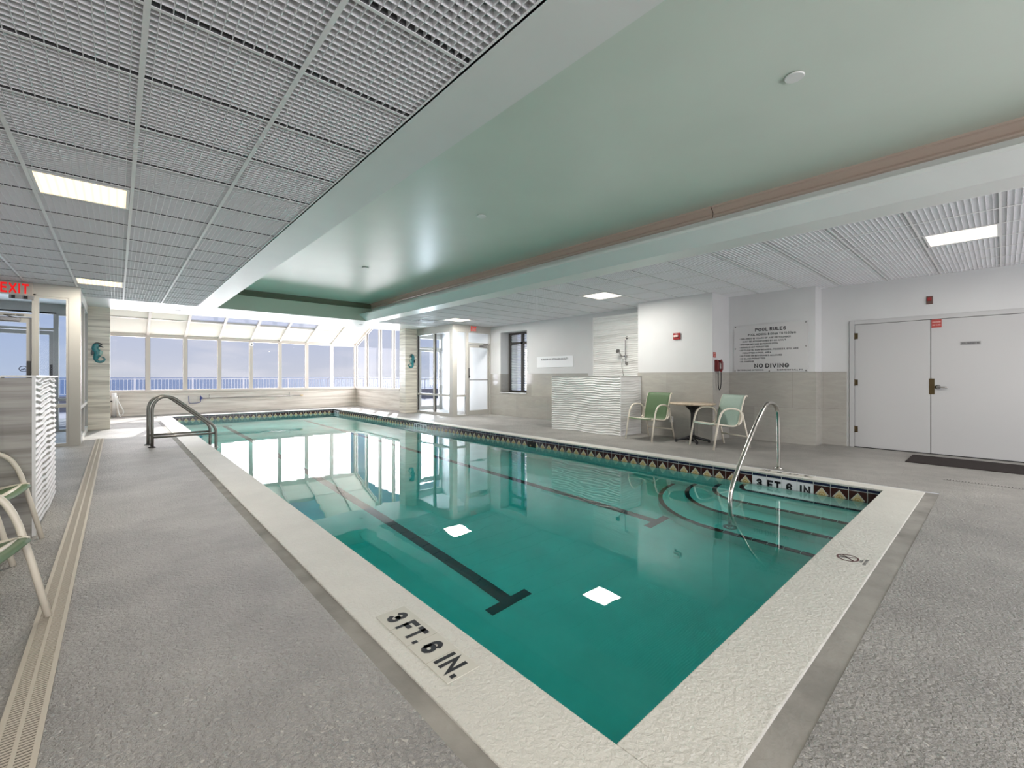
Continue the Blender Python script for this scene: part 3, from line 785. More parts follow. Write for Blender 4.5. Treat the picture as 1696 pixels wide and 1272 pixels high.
b = MB(); b.box(WX - .03, 9.24, .70, 9.22, 10.44, .725); b.build('window_sill', M['wall'], t)


# ------------------------------------------------------------------ wave-tile partitions
def wave_h(u, z, seed):
    return math.sin(2 * PI * z / .050 + 1.5 * math.sin(u * 5.5 + seed + 1.8 * math.sin(z * 4 + seed)) + .6 * math.sin(u * 14 + z * 7 + seed) + .2 * math.sin(u * 29 - z * 11))


def wave_face(b, p0, du, width, z0, z1, nrm, seed, amp=.007, nu=60):
    p0 = Vector(p0); du = Vector(du); nrm = Vector(nrm); nv = int((z1 - z0) / .0052)
    b.grid(lambda u, v: p0 + du * (u * width) + Z * (z0 + v * (z1 - z0)) + nrm * (amp * (1 + wave_h(u * width, z0 + v * (z1 - z0), seed))), nu, nv)


# right partition (in front of the shower)
b = MB(); wave_face(b, (7.53, 7.0, 0), -Y, 1.87, 0, 1.205, -X, .3); wave_face(b, (7.545, 5.125, 0), X, 1.30, 0, 1.205, -Y, 1.7, .004, 40)
b.box(7.53, 5.13, 0, 7.66, 7.0, 1.20); b.box(7.66, 5.13, 0, WX, 5.19, 1.20)
struct('wall_right', b, M['wave'])
b = MB(); b.box(7.515, 5.105, 1.205, 7.68, 7.01, 1.218); b.box(7.68, 5.105, 1.205, 8.27, 5.195, 1.218); struct('trim_7', b, M['alu'])
b = MB(); b.box(7.512, 5.108, 0, 7.53, 5.126, 1.205); struct('trim_8', b, M['white_plastic'])
# shower tiles on the wall behind
b = MB(); wave_face(b, (WX - .014, 6.83, 0), -Y, 1.62, 0, 2.66, -X, 2.2, .005, 50); b.box(WX - .012, 5.21, 0, WX, 6.83, 2.66)
struct('trim_9', b, M['wave'])
b = MB(); b.box(WX - .03, 6.83, 0, WX, 6.845, 2.66); b.box(WX - .03, 5.20, 2.66, WX, 6.845, 2.672); struct('trim_10', b, M['white_plastic'])
# left partition by the chairs
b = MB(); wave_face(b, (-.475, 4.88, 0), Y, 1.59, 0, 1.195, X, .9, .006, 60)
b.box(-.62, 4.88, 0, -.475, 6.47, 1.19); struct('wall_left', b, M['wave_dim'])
b = MB(); b.box(-2.6, 4.87, 0, -.62, 5.0, 1.19); b.box(-.62, 4.865, 0, -.47, 4.88, 1.19); struct('wall_left', b, M['vein_shaded'])
b = MB(); b.box(-.63, 4.86, 1.195, -.452, 6.485, 1.21); b.box(-2.6, 4.855, 1.19, -.63, 5.01, 1.206); struct('trim_11', b, M['white_plastic'])
b = MB(); b.box(-.476, 4.862, 0, -.457, 4.882, 1.195); struct('trim_12', b, M['white_plastic'])

# ------------------------------------------------------------------ double doors
t = empty('door_5', (9.40, .3, 0), kind='structure', label='white double doors in the right wall', cat='door')
b = MB(); b.box(9.375, 1.69, 0, 9.42, 1.76, 2.155); b.box(9.375, -1.15, 0, 9.42, -1.06, 2.155); b.box(9.375, -1.06, 2.088, 9.42, 1.69, 2.155); b.build('door_frame', M['door'], t, .004)
b = MB(); b.box(9.44, -1.1, 0, 9.47, 1.72, 2.12); b.build('door_light_block', M['rubber'], t)  # added dark sheet behind the leaves, stops light leaking through the door gap
b = MB(); b.box(9.39, .748, .012, 9.43, 1.684, 2.082); lf = b.build('door_leaf', M['door'], t)
for z in (1.89, 1.10, .305):
    b = MB(); b.tube([(9.382, 1.688, z - .055), (9.382, 1.688, z + .055)], .008, 8); b.box(9.384, 1.645, z - .05, 9.39, 1.685, z + .05); b.build('hinge', M['brass'], lf)
b = MB(); b.box(9.39, -1.055, .012, 9.43, .739, 2.082); rt = b.build('door_leaf', M['door'], t)
b = MB(); b.box(9.386, .70, .925, 9.39, .762, 1.17); b.build('strike_plate', M['brass'], rt)
b = MB(); b.lathe([(.034, 0), (.034, .012), (.016, .02), (.014, .045)], (9.39, .665, 1.04), 20, axis=(Y, Z, -X)); b.tube(smooth_path([(9.342, .665, 1.04), (9.338, .64, 1.04), (9.338, .555, 1.036)], 5), .011, 10); b.build('lever_handle', M['chrome'], rt)
b = MB(); b.box(9.382, .622, 1.955, 9.39, .735, 2.08); st = b.build('door_sticker', M['redsign'], rt)
for zz, tx in ((2.04, 'FIRE DOOR'), (1.995, 'KEEP CLOSED')):
    text(tx, (9.382, .678, zz), -Y, Z, .018, M['pinkwhite'], st, box_w=.09)
b = MB(); b.box(9.385, .212, 1.672, 9.39, .422, 1.722); st = b.build('name_plate', M['greyplate'], rt); text('POOL EQUIPMENT RM', (9.385, .317, 1.697), -Y, Z, .022, M['black'], st, box_w=.18, bold=.02)
b = MB(); b.box(9.37, -1.06, 0, 9.43, 1.69, .01); b.build('threshold', M['rubber'], t)

# ================================================================== POOL
pool = empty('swimming_pool', (3.6, 8.7, 0), 'long rectangular swimming pool with house-pattern waterline tiles and rounded corner steps', 'swimming pool')
ZW = -.155


def floor_z(y):
    if y < 3.2: return -1.22
    if y < 9.0: return -1.22 - .16 * (y - 3.2) / 5.8
    return -1.38


b = MB(); ys = [PY0, 3.2, 9.0, PY1]; zt = -.21
for y0, y1 in zip(ys[:-1], ys[1:]):
    b.quad((PX0, y0, floor_z(y0)), (PX1, y0, floor_z(y0)), (PX1, y1, floor_z(y1)), (PX0, y1, floor_z(y1)))
    b.quad((PX0, y0, floor_z(y0)), (PX0, y1, floor_z(y1)), (PX0, y1, zt), (PX0, y0, zt)); b.quad((PX1, y0, floor_z(y0)), (PX1, y1, floor_z(y1)), (PX1, y1, zt), (PX1, y0, zt))
b.quad((PX0, PY0, -1.22), (PX1, PY0, -1.22), (PX1, PY0, zt), (PX0, PY0, zt)); b.quad((PX0, PY1, -1.38), (PX1, PY1, -1.38), (PX1, PY1, zt), (PX0, PY1, zt))
basin = b.build('basin', M['plaster'], pool, fix=False)
# coping ring: rounded edge profile
b = MB(); cw = [(.87 - PX0), 0]


def ring(b, rects, z0, z1, mi=0):
    for (x0, y0, x1, y1) in rects: b.box(x0, y0, z0, x1, y1, z1, mi)


CX0, CX1, CY0, CY1 = .875, 6.245, .535, 17.02
o_ = .012
ring(b, [(CX0, CY0, PX0 + o_, CY1), (PX1 - o_, CY0, CX1, CY1), (PX0 + o_, CY0, PX1 - o_, PY0 + o_), (PX0 + o_, PY1 - o_, PX1 - o_, CY1)], -.02, .004)
b.build('coping', M['coping'], pool, .006)
b = MB(); ring(b, [(JX0, JY0, CX0, JY1), (CX1, JY0, JX1, JY1), (CX0, JY0, CX1, CY0), (CX0, CY1, CX1, JY1)], -.05, -.004)
b.build('cement_joint', M['strip'], pool)


# waterline tiles
def tile_band(b, p0, du, length, nrm, tw, start, markers):
    p0, du, nrm = Vector(p0), Vector(du), Vector(nrm)

    def rect(u0, u1, z0, z1, lay, mi):
        k = nrm * (.0012 + .0006 * lay)
        a = p0 + du * u0 + k; c = p0 + du * u1 + k
        b.quad(a + Z * z0, c + Z * z0, c + Z * z1, a + Z * z1, mi)

    def pol(pts, lay, mi):
        k = nrm * (.0012 + .0006 * lay); b.poly([p0 + du * u + Z * z + k for u, z in pts], mi)
    b.quad(p0 + Z * -.22, p0 + du * length + Z * -.22, p0 + du * length + Z * -.0, p0 + Z * -.0, 0)
    n0 = math.floor((0 - start) / tw); g = .003; z1, z2, z3 = -.002, -.053, -.208
    for i in range(n0, int(length / tw) + 2):
        u0 = start + i * tw + g; u1 = start + (i + 1) * tw - g
        if u1 <= 0.01 or u0 >= length - .01: continue
        cut = u0 < 0 or u1 > length
        u0c, u1c = max(u0, 0), min(u1, length)
        rect(u0c, u1c, z2 + g, z1, 1, 1)
        if i in markers:
            rect(u0c, u1c, z3, z2 - g, 1, 5); continue
        rect(u0c, u1c, z3, z2 - g, 1, 2)
        if cut: continue
        w = u1 - u0; h = z2 - g - z3; U = lambda a: u0 + a * w; V = lambda a: z3 + a * h
        pol([(U(.10), V(.36)), (U(.90), V(.36)), (U(.5), V(.90))], 2, 0)
        pol([(U(.15), V(.36)), (U(.85), V(.36)), (U(.5), V(.84))], 3, 3)
        pol([(U(.20), V(.0)), (U(.80), V(.0)), (U(.80), V(.36)), (U(.20), V(.36))], 2, 3)
        pol([(U(.5 + .19 * math.cos(a * PI / 6)), V(.36 + .2 * math.sin(a * PI / 6))) for a in range(12)], 4, 4)
        pol([(U(.5 + .13 * math.cos(a * PI / 6)), V(.36 + .14 * math.sin(a * PI / 6))) for a in range(12)], 5, 3)
        pol([(U(.5 + .07 * math.cos(a * PI / 6)), V(.36 + .075 * math.sin(a * PI / 6))) for a in range(12)], 6, 4)
        pol([(U(0), V(.30)), (U(.18), V(.38)), (U(.18), V(.33)), (U(0), V(.25))], 2, 0); pol([(U(1), V(.30)), (U(.82), V(.38)), (U(.82), V(.33)), (U(1), V(.25))], 2, 0)


TM = [M['grout'], M['navy'], M['maroon'], M['sand'], M['ochre'], M['marker_white']]
TW = .1652
b = MB(); tile_band(b, (PX1, PY0, 0), Y, PY1 - PY0, -X, TW, .974 - PY0, {3, 4, 5, 6, 55, 56, 57, 58, 92, 93, 94, 95}); tr = b.build('waterline_tiles', TM, pool, fix=False)
b = MB(); tile_band(b, (PX0, PY0, 0), Y, PY1 - PY0, X, TW, .974 - PY0, set()); b.build('waterline_tiles', TM, pool, fix=False)
b = MB(); tile_band(b, (PX0, PY1, 0), X, PX1 - PX0, -Y, TW, .126, set()); b.build('waterline_tiles', TM, pool, fix=False)
b = MB(); tile_band(b, (PX0, PY0, 0), X, PX1 - PX0, Y, TW, .126, set()); b.build('waterline_tiles', TM, pool, fix=False)
for i0, words in ((3, ('3', 'FT', '6', 'IN')), (55, ('4', 'FT', '0', 'IN')), (92, ('4', 'FT', '6', 'IN'))):
    for k, wd in enumerate(words):
        i = i0 + 3 - k; yc = .974 + (i + .5) * TW
        text(wd, (PX1 - .0022, yc, -.138), -Y, Z, .108, M['black'], tr, 'depth_lettering', bold=.07, width=.80)
b = MB(); b.box(PX1 - .004, 6.02, -.30, PX1 + .004, 6.26, -.075); b.build('skimmer_opening', M['slot'], pool)
# corner steps
SX = [(5.72, -.30, .30, .15), (5.385, -.53, .64, .46), (5.05, -.755, .98, .79), (4.72, -.985, 1.31, 1.12)]
YC = 2.1


def step_outline(xk, a, bb, d=0.0):
    a_, b_ = PX1 - xk, bb
    pts = [(xk + d, PY0)]
    for k in range(13):
        th = PI - (PI / 2) * k / 12
        pts.append((PX1 + (a_ - d) * math.cos(th), YC + (b_ - d) * math.sin(th)))
    return pts


b = MB()
for xk, z, a, bb in SX:
    o1 = step_outline(xk, a, bb)
    b.prism([(x, y, -1.24) for x, y in o1] + [(PX1, PY0, -1.24)], (0, 0, z + 1.24))
b.build('corner_steps', M['plaster'], pool)
for xk, z, a, bb in SX:
    o1 = step_outline(xk, a, bb); o2 = step_outline(xk, a, bb, .055); b = MB()
    # finer joints every ~0.15 m are left between the strips
    P1 = [Vector((x, y, z + .003)) for x, y in o1]; P2 = [Vector((x, y, z + .003)) for x, y in o2]; P3 = [p - Z * .028 for p in P1]
    nseg = 9
    segs = []
    for i in range(nseg):
        t0, t1 = i / nseg, (i + 1) / nseg; segs.append((P1[0].lerp(P1[1], t0 + .002), P1[0].lerp(P1[1], t1 - .002), P2[0].lerp(P2[1], t0 + .002), P2[0].lerp(P2[1], t1 - .002)))
    for i in range(1, len(P1) - 1): segs.append((P1[i], P1[i + 1], P2[i], P2[i + 1]))
    for a0, a1, c0, c1 in segs:
        b.quad(a0, a1, c1, c0); b.quad(a0 - Z * .03, a1 - Z * .03, a1, a0)
    b.build('step_nosing', M['nosing'], pool, fix=False)
# lane lines with T ends
for xc in (2.39, 4.70):
    b = MB(); pts = [2.745, 3.2, 9.0, 15.6]
    for y0, y1 in zip(pts[:-1], pts[1:]):
        b.quad((xc - .06, y0, floor_z(y0) + .004), (xc + .06, y0, floor_z(y0) + .004), (xc + .06, y1, floor_z(y1) + .004), (xc - .06, y1, floor_z(y1) + .004))
    b.quad((xc - .215, 2.65, -1.216), (xc + .215, 2.65, -1.216), (xc + .215, 2.745, -1.216), (xc - .215, 2.745, -1.216))
    b.quad((xc - .215, 15.6, -1.376), (xc + .215, 15.6, -1.376), (xc + .215, 15.7, -1.376), (xc - .215, 15.7, -1.376))
    b.build('lane_line', M['lane'], pool, fix=False)
# depth marker set in the right coping, lettering faces the deck
b = MB()
for k in range(4): b.box(6.085, 1.50 + k * .145, .004, 6.225, 1.642 + k * .145, .0065)
cm = b.build('coping_marker', M['marker'], pool)
for k, wd in enumerate(('3', 'FT', '6', 'IN')): text(wd, (6.155, 1.571 + k * .145, .0065), Y, -X, .085, M['black'], cm, 'depth_lettering', bold=.03, width=.8)
# no-diving mark on the near coping
b = MB(); c0 = Vector((3.59, .682, .0055)); ro = .06
circ = [c0 + X * (ro * math.cos(a * PI / 16)) + Y * (ro * math.sin(a * PI / 16)) * .92 for a in range(32)]
b.tube(circ, .005, 6, closed=True, flat=(1, .15)); b.tube([circ[4], circ[20]], .004, 6, flat=(1, .15)); nd = b.build('no_diving_mark', M['markred'], pool)
b = MB(); b.tube([c0 + Vector((-.03, .05, 0)), c0 + Vector((.01, 0, 0)), c0 + Vector((.035, -.05, 0))], .0045, 6, flat=(1, .15)); b.tube([c0 + Vector((.02, .05, 0)), c0 + Vector((-.03, -.035, 0))], .003, 6, flat=(1, .15)); b.build('diver_figure', M['black'], nd)
text('NO', (3.585, .611, .0045), X, Y, .016, M['black'], nd, box_w=.05); text('DIVING', (3.585, .588, .0045), X, Y, .016, M['black'], nd, box_w=.12)
# water
b = MB(); b.box(PX0 - .006, PY0 - .006, -1.6, PX1 + .006, PY1 + .006, ZW)
water = b.build('pool_water', M['water'], None, label='clear teal water filling the swimming pool', cat='water', kind='stuff')

# step handrail
hr = empty('handrail', (6.43, 1.955, 0), 'single stainless handrail rising from the corner steps to the right coping', 'handrail')
yr = 1.955
path = [(4.90, yr, -.98), (4.90, yr, -.5), (4.90, yr, -.20), (4.915, yr, -.09), (4.97, yr, .03), (5.2, yr, .255), (5.6, yr, .60), (5.87, yr, .79)]
path = smooth_path(path, 4) + smooth_path([(5.93, yr, .825), (6.02, yr, .862), (6.14, yr, .868), (6.27, yr, .845), (6.36, yr, .79), (6.40, yr, .72), (6.42, yr, .60), (6.43, yr, .3), (6.43, yr, .0)], 5)
b = MB(); b.tube(path, .0235, 14); b.build('rail', M['steel'], hr)
b = MB(); b.lathe([(.055, 0), (.055, .008), (.04, .018), (.026, .022)], (6.43, yr, 0), 20); b.build('escutcheon', M['steel'], hr)
b = MB(); b.lathe([(.07, 0), (.07, .01), (.045, .024), (.026, .028)], (4.90, yr, -.982), 20); b.build('escutcheon', M['steel'], hr)

# pool ladder at the left edge
ld = empty('pool_ladder', (.8, 9.8, 0), 'grey tubular pool ladder with two arched handrails at the left pool edge', 'ladder')
for yy, dx in ((9.60, 0.0), (10.02, -.035)):
    path = [(.44, yy, 0), (.44, yy, .35), (.44, yy, .62)] + smooth_path([(.445, yy, .68), (.475, yy, .76), (.54, yy, .83), (.63, yy, .855), (.74, yy, .82), (.86, yy, .72), (1.0, yy, .595), (1.2, yy, .415), (1.29, yy, .33), (1.335, yy, .25), (1.345, yy, .16), (1.345, yy, -.2), (1.345, yy, -.9)], 4)
    path = [Vector(p) + X * dx for p in path]
    b = MB(); b.tube(path, .024, 12); rl = b.build('handrail', M['ladder'], ld)
    b = MB(); b.tube([(.44 + dx, yy, .17), (1.345 + dx, yy, .17)], .019, 10); b.build('lower_bar', M['ladder'], rl)
    b = MB(); b.lathe([(.055, 0), (.055, .008), (.027, .02)], (.44 + dx, yy, 0), 18); b.build('escutcheon', M['blackiron'], rl)
for zz in (-.10, -.40, -.70):
    b = MB(); b.box(1.30, 9.58, zz - .012, 1.39, 10.04, zz + .012); b.build('ladder_tread', M['white_plastic'], ld, .006)

# depth marker in the left coping
dm = empty('depth_marker', (1.03, 1.76, .004), 'four cream floor tiles reading 3 FT. 6 IN. in the left coping', 'depth marker')
for k, wd in enumerate(('3', 'FT.', '6', 'IN.')):
    y1 = 2.08 - k * .1605; b = MB(); b.box(.955, y1 - .157, .003, 1.112, y1, .0065); tl = b.build('marker_tile', M['marker'], dm)
    text(wd, (1.035, y1 - .078, .0065), -Y, X, .105, M['black'], tl, 'depth_lettering', bold=.06, width=.80)

# trench drain on the left
dr = empty('trench_drain', (-.24, 5.6, 0), 'long ivory slotted drain grate running along the left deck', 'drain')
b = MB(); b.box(-.30, -.4, .0005, -.185, 11.6, .003, 0); b.build('drain_channel', M['slot'], dr)
b = MB()
for (x0, x1) in ((-.30, -.284), (-.25, -.238), (-.201, -.185)): b.box(x0, -.4, .003, x1, 11.6, .007)
y = -.4
while y < 11.6:
    b.box(-.284, y, .003, -.25, y + .0075, .006); b.box(-.238, y, .003, -.201, y + .0075, .006); y += .0155
b.build('drain_grate', M['grate'], dr)
# slot drain on the right
dr = empty('trench_drain', (7.2, -1.3, 0), 'pale slot drain in the deck before the double doors', 'drain')
b = MB(); b.box(7.15, -3.0, .0005, 7.21, .46, .004); b.build('drain_cover', M['deck'], dr)
b = MB(); y = -3.0
while y < .44:
    b.box(7.16, y, .004, 7.2, y + .008, .0045); y += .025
b.build('drain_slots', M['slot'], dr)


# ================================================================== FURNITURE
def make_chair(label, sling_m, group):
    t = empty('patio_chair', (0, 0, 0), label, 'chair', group)
    hw, sw = .29, .25; r = .0155
    for sgn in (-1, 1):
        yy = sgn * hw
        path = [(.33, yy, 0), (.27, yy, .28), (.225, yy, .47)] + smooth_path([(.205, yy, .53), (.165, yy, .605), (.09, yy, .655), (-.02, yy, .668), (-.13, yy, .655), (-.20, yy, .62), (-.235, yy, .555), (-.235, yy, .49), (-.215, yy, .43), (-.17, yy * .97, .395)], 4)
        b = MB(); b.tube(path, r, 10); b.build('arm_and_front_leg', M['chair_frame'], t)
        b = MB(); b.tube([(-.265, sgn * (sw + .022), .60), (-.335, sgn * (sw + .032), .30), (-.41, sgn * (sw + .04), 0)], r, 10); rl = b.build('rear_leg', M['chair_frame'], t)
        b = MB(); b.tube(smooth_path([(.275, sgn * sw, .415), (.21, sgn * sw, .412), (.05, sgn * sw, .388), (-.10, sgn * sw, .372), (-.175, sgn * sw, .385), (-.215, sgn * sw, .43), (-.25, sgn * sw, .56), (-.295, sgn * sw, .72), (-.335, sgn * sw, .84), (-.365, sgn * sw, .873), (-.40, sgn * sw, .868)], 4), .013, 8); b.build('sling_rail', M['chair_frame'], t)
        b = MB(); b.tube([(.272, sgn * hw, .018), (.272, sgn * hw, .0)], .018, 10)
    b = MB(); b.tube([(.235, -hw, .405), (.235, hw, .405)], .0155, 10, flat=(.8, 1.35)); b.build('front_bar', M['chair_frame'], t)
    b = MB(); b.tube([(-.36, -sw - .03, .19), (-.36, sw + .03, .19)], .013, 10); b.build('rear_stretcher', M['chair_frame'], t)
    prof = smooth_path([(.285, 0, .405), (.265, 0, .424), (.20, 0, .415), (.05, 0, .380), (-.10, 0, .360), (-.165, 0, .373), (-.205, 0, .425), (-.235, 0, .56), (-.280, 0, .72), (-.322, 0, .845), (-.362, 0, .885), (-.405, 0, .875)], 4)
    b = MB(); N = len(prof)

    def fn(u, v):
        i = min(int(v * (N - 1) + .5), N - 1); p = prof[i]; sag = .012 * (1 - (2 * u - 1) ** 2)
        return (p.x, (u - .5) * 2 * (sw - .004), p.z - (sag if p.x > -.15 else 0)) if p.x > -.15 else (p.x - sag * .6, (u - .5) * 2 * (sw - .004), p.z)
    b.grid(fn, 10, N - 1); ob = b.build('sling', sling_m, t, fix=False)
    s = ob.modifiers.new('thick', 'SOLIDIFY'); s.thickness = .004
    return t


def place(t, x, y, rz):
    t.location = (x, y, 0); t.rotation_euler = (0, 0, rz)


G = 'sling patio chairs around the pool'
ch = make_chair('sage green sling chair facing the pool beside the wave-tile partition', M['sling_green'], G)
place(ch, 7.62, 4.55, math.radians(180 - 4))


def chair_copy(label, sling_m, x, y, rz):
    c = copy_tree(ch); c['label'] = label
    for k in c.children:
        if k.name.startswith('sling.') or k.name == 'sling':
            k.data = k.data.copy(); k.data.materials[0] = sling_m
    place(c, x, y, rz); return c


chair_copy('mint green sling chair to the right of the round table, turned aside', M['sling_mint'], 7.66, 3.27, math.radians(180 - 25))
chair_copy('nearest green sling chair on the left, one leg beside the drain', M['sling_green'], -.645, 2.98, math.radians(-14))
chair_copy('green sling chair at the left, standing against the partition end', M['sling_green'], -.78, 4.52, math.radians(-7.5))

tb = empty('round_table', (7.86, 3.80, 0), 'round pedestal table with beige stone top and black iron base', 'table')
tx, ty = 7.86, 3.80
b = MB(); b.lathe([(.385, .69), (.40, .697), (.402, .712), (.395, .722), (.0, .724)], (tx, ty, 0), 40); b.build('tabletop', M['tabletop'], tb)
b = MB(); b.lathe([(.045, .02), (.045, .10), (.034, .14), (.034, .52), (.05, .58), (.13, .66), (.17, .69)], (tx, ty, 0), 20); b.build('pedestal', M['blackiron'], tb)
for k in range(4):
    a = math.radians(40 + 90 * k); d = Vector((math.cos(a), math.sin(a), 0)); p = Vector((tx, ty, 0)); b = MB()
    b.tube([p + d * .03 + Z * .10, p + d * .10 + Z * .075, p + d * .20 + Z * .05, p + d * .30 + Z * .036], [.04, .034, .028, .024], 10, flat=(1, .8)); b.lathe([(.022, 0), (.024, .03)], p + d * .29, 12)
    b.build('foot', M['blackiron'], tb)

# door mat
b = MB(); b.box(8.24, -.9, .001, 9.03, .915, .012); dmt = b.build('door_mat', M['mat'], None, label='dark brown ribbed floor mat before the white double doors', cat='mat')
b = MB(); x = 8.26
while x < 9.02: b.box(x, -.88, .012, x + .012, .90, .016); x += .024
b.build('mat_ribs', M['mat'], dmt)

# ================================================================== WALL THINGS, RIGHT
# pool rules board
xs_ = 9.02 - .016
sg = empty('rules_sign', (xs_, 2.895, 1.29), 'large pool rules board with black lettering on the grey tiled wall', 'sign')
b = MB(); b.box(xs_ + .003, 2.275, 1.292, xs_ + .014, 3.52, 2.192); sb = b.build('sign_board', M['signboard'], sg)
for (yy, zz) in ((3.49, 2.16), (2.305, 2.16), (3.49, 1.74), (2.305, 1.74), (3.49, 1.31), (2.305, 1.31), (2.89, 1.305)):
    b = MB(); b.lathe([(.012, 0), (.012, .004), (.004, .007)], (xs_ + .003, yy, zz), 12, axis=(Y, Z, -X)); b.build('screw', M['chrome'], sb)


def sline(s_, yl, z, size, bold=.02, w=None, align='LEFT'):
    text(s_, (xs_ + .003, yl, z), -Y, Z, size, M['black'], sb, bold=bold, align=align, width=w or 1.0)


text('POOL RULES', (xs_ + .003, 2.875, 2.085), -Y, Z, .062, M['black'], sb, bold=.035, box_w=.52)
text('POOL HOURS: 8:00am TO 11:00pm', (xs_ + .003, 2.86, 1.995), -Y, Z, .042, M['black'], sb, bold=.025, box_w=.80)
rules = [('• CHILDREN 15 YEARS OF AGE OR YOUNGER', 3.42, .88), ('MUST BE ACCOMPANIED BY AN ADULT', 3.36, .74), ('• SHOWER BEFORE ENTERING POOL', 3.42, .68), ('• ANIMALS NOT PERMITTED', 3.42, .52), ('• NO FLOATS, SURFBOARDS, FRISBEES, ETC. ARE', 3.42, 1.0), ('PERMITTED IN POOL AREA', 3.36, .50), ('• NO FOOD OR BEVERAGES ALLOWED', 3.42, .74), ('• NO GLASS PERMITTED', 3.42, .46), ('• NO JUMPING', 3.42, .26)]
for k, (s_, yl, wd) in enumerate(rules):
    text(s_, (xs_ + .003, yl - wd / 2, 1.925 - k * .0545), -Y, Z, .030, M['black'], sb, bold=.02, box_w=wd)
text('NO DIVING', (xs_ + .003, 2.86, 1.405), -Y, Z, .078, M['black'], sb, bold=.03, box_w=.58)
text('BATHING LOAD 20 PERSONS', (xs_ + .003, 3.22, 1.325), -Y, Z, .028, M['black'], sb, bold=.03, box_w=.46)
text('EMERGENCY CALL 911', (xs_ + .003, 2.56, 1.325), -Y, Z, .028, M['black'], sb, bold=.02, box_w=.40)

# emergency phone on the return wall (y = 3.55 - tile)
yp = 3.62 - .0135
ph = empty('wall_phone', (8.30, yp, 1.27), 'dark red wall phone with a hanging black cord', 'telephone')
x0 = 8.36
b = MB(); b.box(x0, yp - .055, 1.30, x0 + .17, yp + .012, 1.515); b.build('phone_body', M['darkred'], ph, .012)
b = MB(); b.tube(smooth_path([(x0 + .055, yp - .075, 1.50), (x0 + .055, yp - .105, 1.47), (x0 + .055, yp - .108, 1.40), (x0 + .055, yp - .105, 1.33), (x0 + .055, yp - .075, 1.305)], 4), [.028] * 3 + [.018] * 11 + [.028] * 3, 10); b.build('handset', M['darkred'], ph)
b = MB(); b.box(x0 + .105, yp - .06, 1.35, x0 + .15, yp - .054, 1.45); b.build('dial_label', M['white_plastic'], ph)
b = MB(); b.tube(smooth_path([(x0 + .03, yp - .045, 1.31), (x0 + .028, yp - .045, 1.20), (x0 + .035, yp - .045, 1.06), (x0 + .07, yp - .045, .965), (x0 + .10, yp - .045, .955), (x0 + .13, yp - .045, .98), (x0 + .155, yp - .045, 1.08), (x0 + .155, yp - .045, 1.31)], 5), .008, 8); b.build('cord', M['rubber'], ph)
sg = empty('phone_sign', (8.36, 3.62, 1.54), 'small red notice on the wall above the red phone', 'sign')
b = MB(); b.box(8.31, 3.614, 1.56, 8.42, 3.62, 1.66); s2 = b.build('sign_plate', M['redsign'], sg)
text('EMERGENCY', (8.365, 3.614, 1.632), X, Z, .014, M['pinkwhite'], s2, box_w=.085); text('PHONE', (8.365, 3.614, 1.588), X, Z, .018, M['pinkwhite'], s2, box_w=.07)

# fire alarm strobe
fa = empty('fire_alarm', (8.28, 4.315, 1.93), 'red fire alarm strobe on the white wall above the first chair', 'fire alarm')
b = MB(); b.box(8.245, 4.245, 1.935, 8.28, 4.385, 2.065); b.build('alarm_body', M['red'], fa, .006)
b = MB(); b.box(8.222, 4.275, 1.985, 8.245, 4.365, 2.022); b.build('strobe_lens', M['pinkwhite'], fa, .004)
text('FIRE', (8.245, 4.315, 2.045), -Y, Z, .016, M['pinkwhite'], fa)
fa = empty('fire_pull_station', (8.88, 12.20, 1.12), 'small red pull station on the wall inside the right glass entry', 'fire alarm')
b = MB(); b.box(8.845, 12.14, 1.13, 8.88, 12.26, 1.28); b.build('pull_box', M['red'], fa, .006)
b = MB(); b.box(8.83, 12.16, 1.18, 8.845, 12.24, 1.205); b.build('pull_handle', M['pinkwhite'], fa)
# small alarm plate above the doors
fa = empty('alarm_plate', (9.40, .757, 2.32), 'small brown and red alarm plate on the wall above the double doors', 'fire alarm')
b = MB(); b.box(9.388, .72, 2.325, 9.40, .795, 2.45); b.build('back_plate', M['brownplate'], fa, .003)
b = MB(); b.box(9.37, .735, 2.375, 9.388, .782, 2.43); b.build('horn', M['red'], fa, .004)
# outlet
ot = empty('wall_outlet', (8.268, 4.43, .29), 'white wall outlet between the first chair and the table', 'outlet')
b = MB(); b.box(8.262, 4.392, .292, 8.268, 4.462, .405); b.build('cover_plate', M['white_plastic'], ot, .002)
for zz in (.325, .372):
    b = MB(); b.box(8.2605, 4.412, zz - .014, 8.262, 4.442, zz + .014); b.build('socket', M['greyplate'], ot)
# warning board on the far right wall
ws = empty('warning_sign', (WX, 8.16, 1.45), 'long white glossy warning board above the wainscot beside the shower', 'sign')
b = MB(); b.box(WX - .012, 7.50, 1.455, WX, 8.83, 1.755); s2 = b.build('sign_board', M['signwhite'], ws, .003)
text('WARNING: NO LIFEGUARD ON DUTY', (WX - .012, 8.16, 1.675), -Y, Z, .055, M['black'], s2, bold=.03, box_w=1.0)
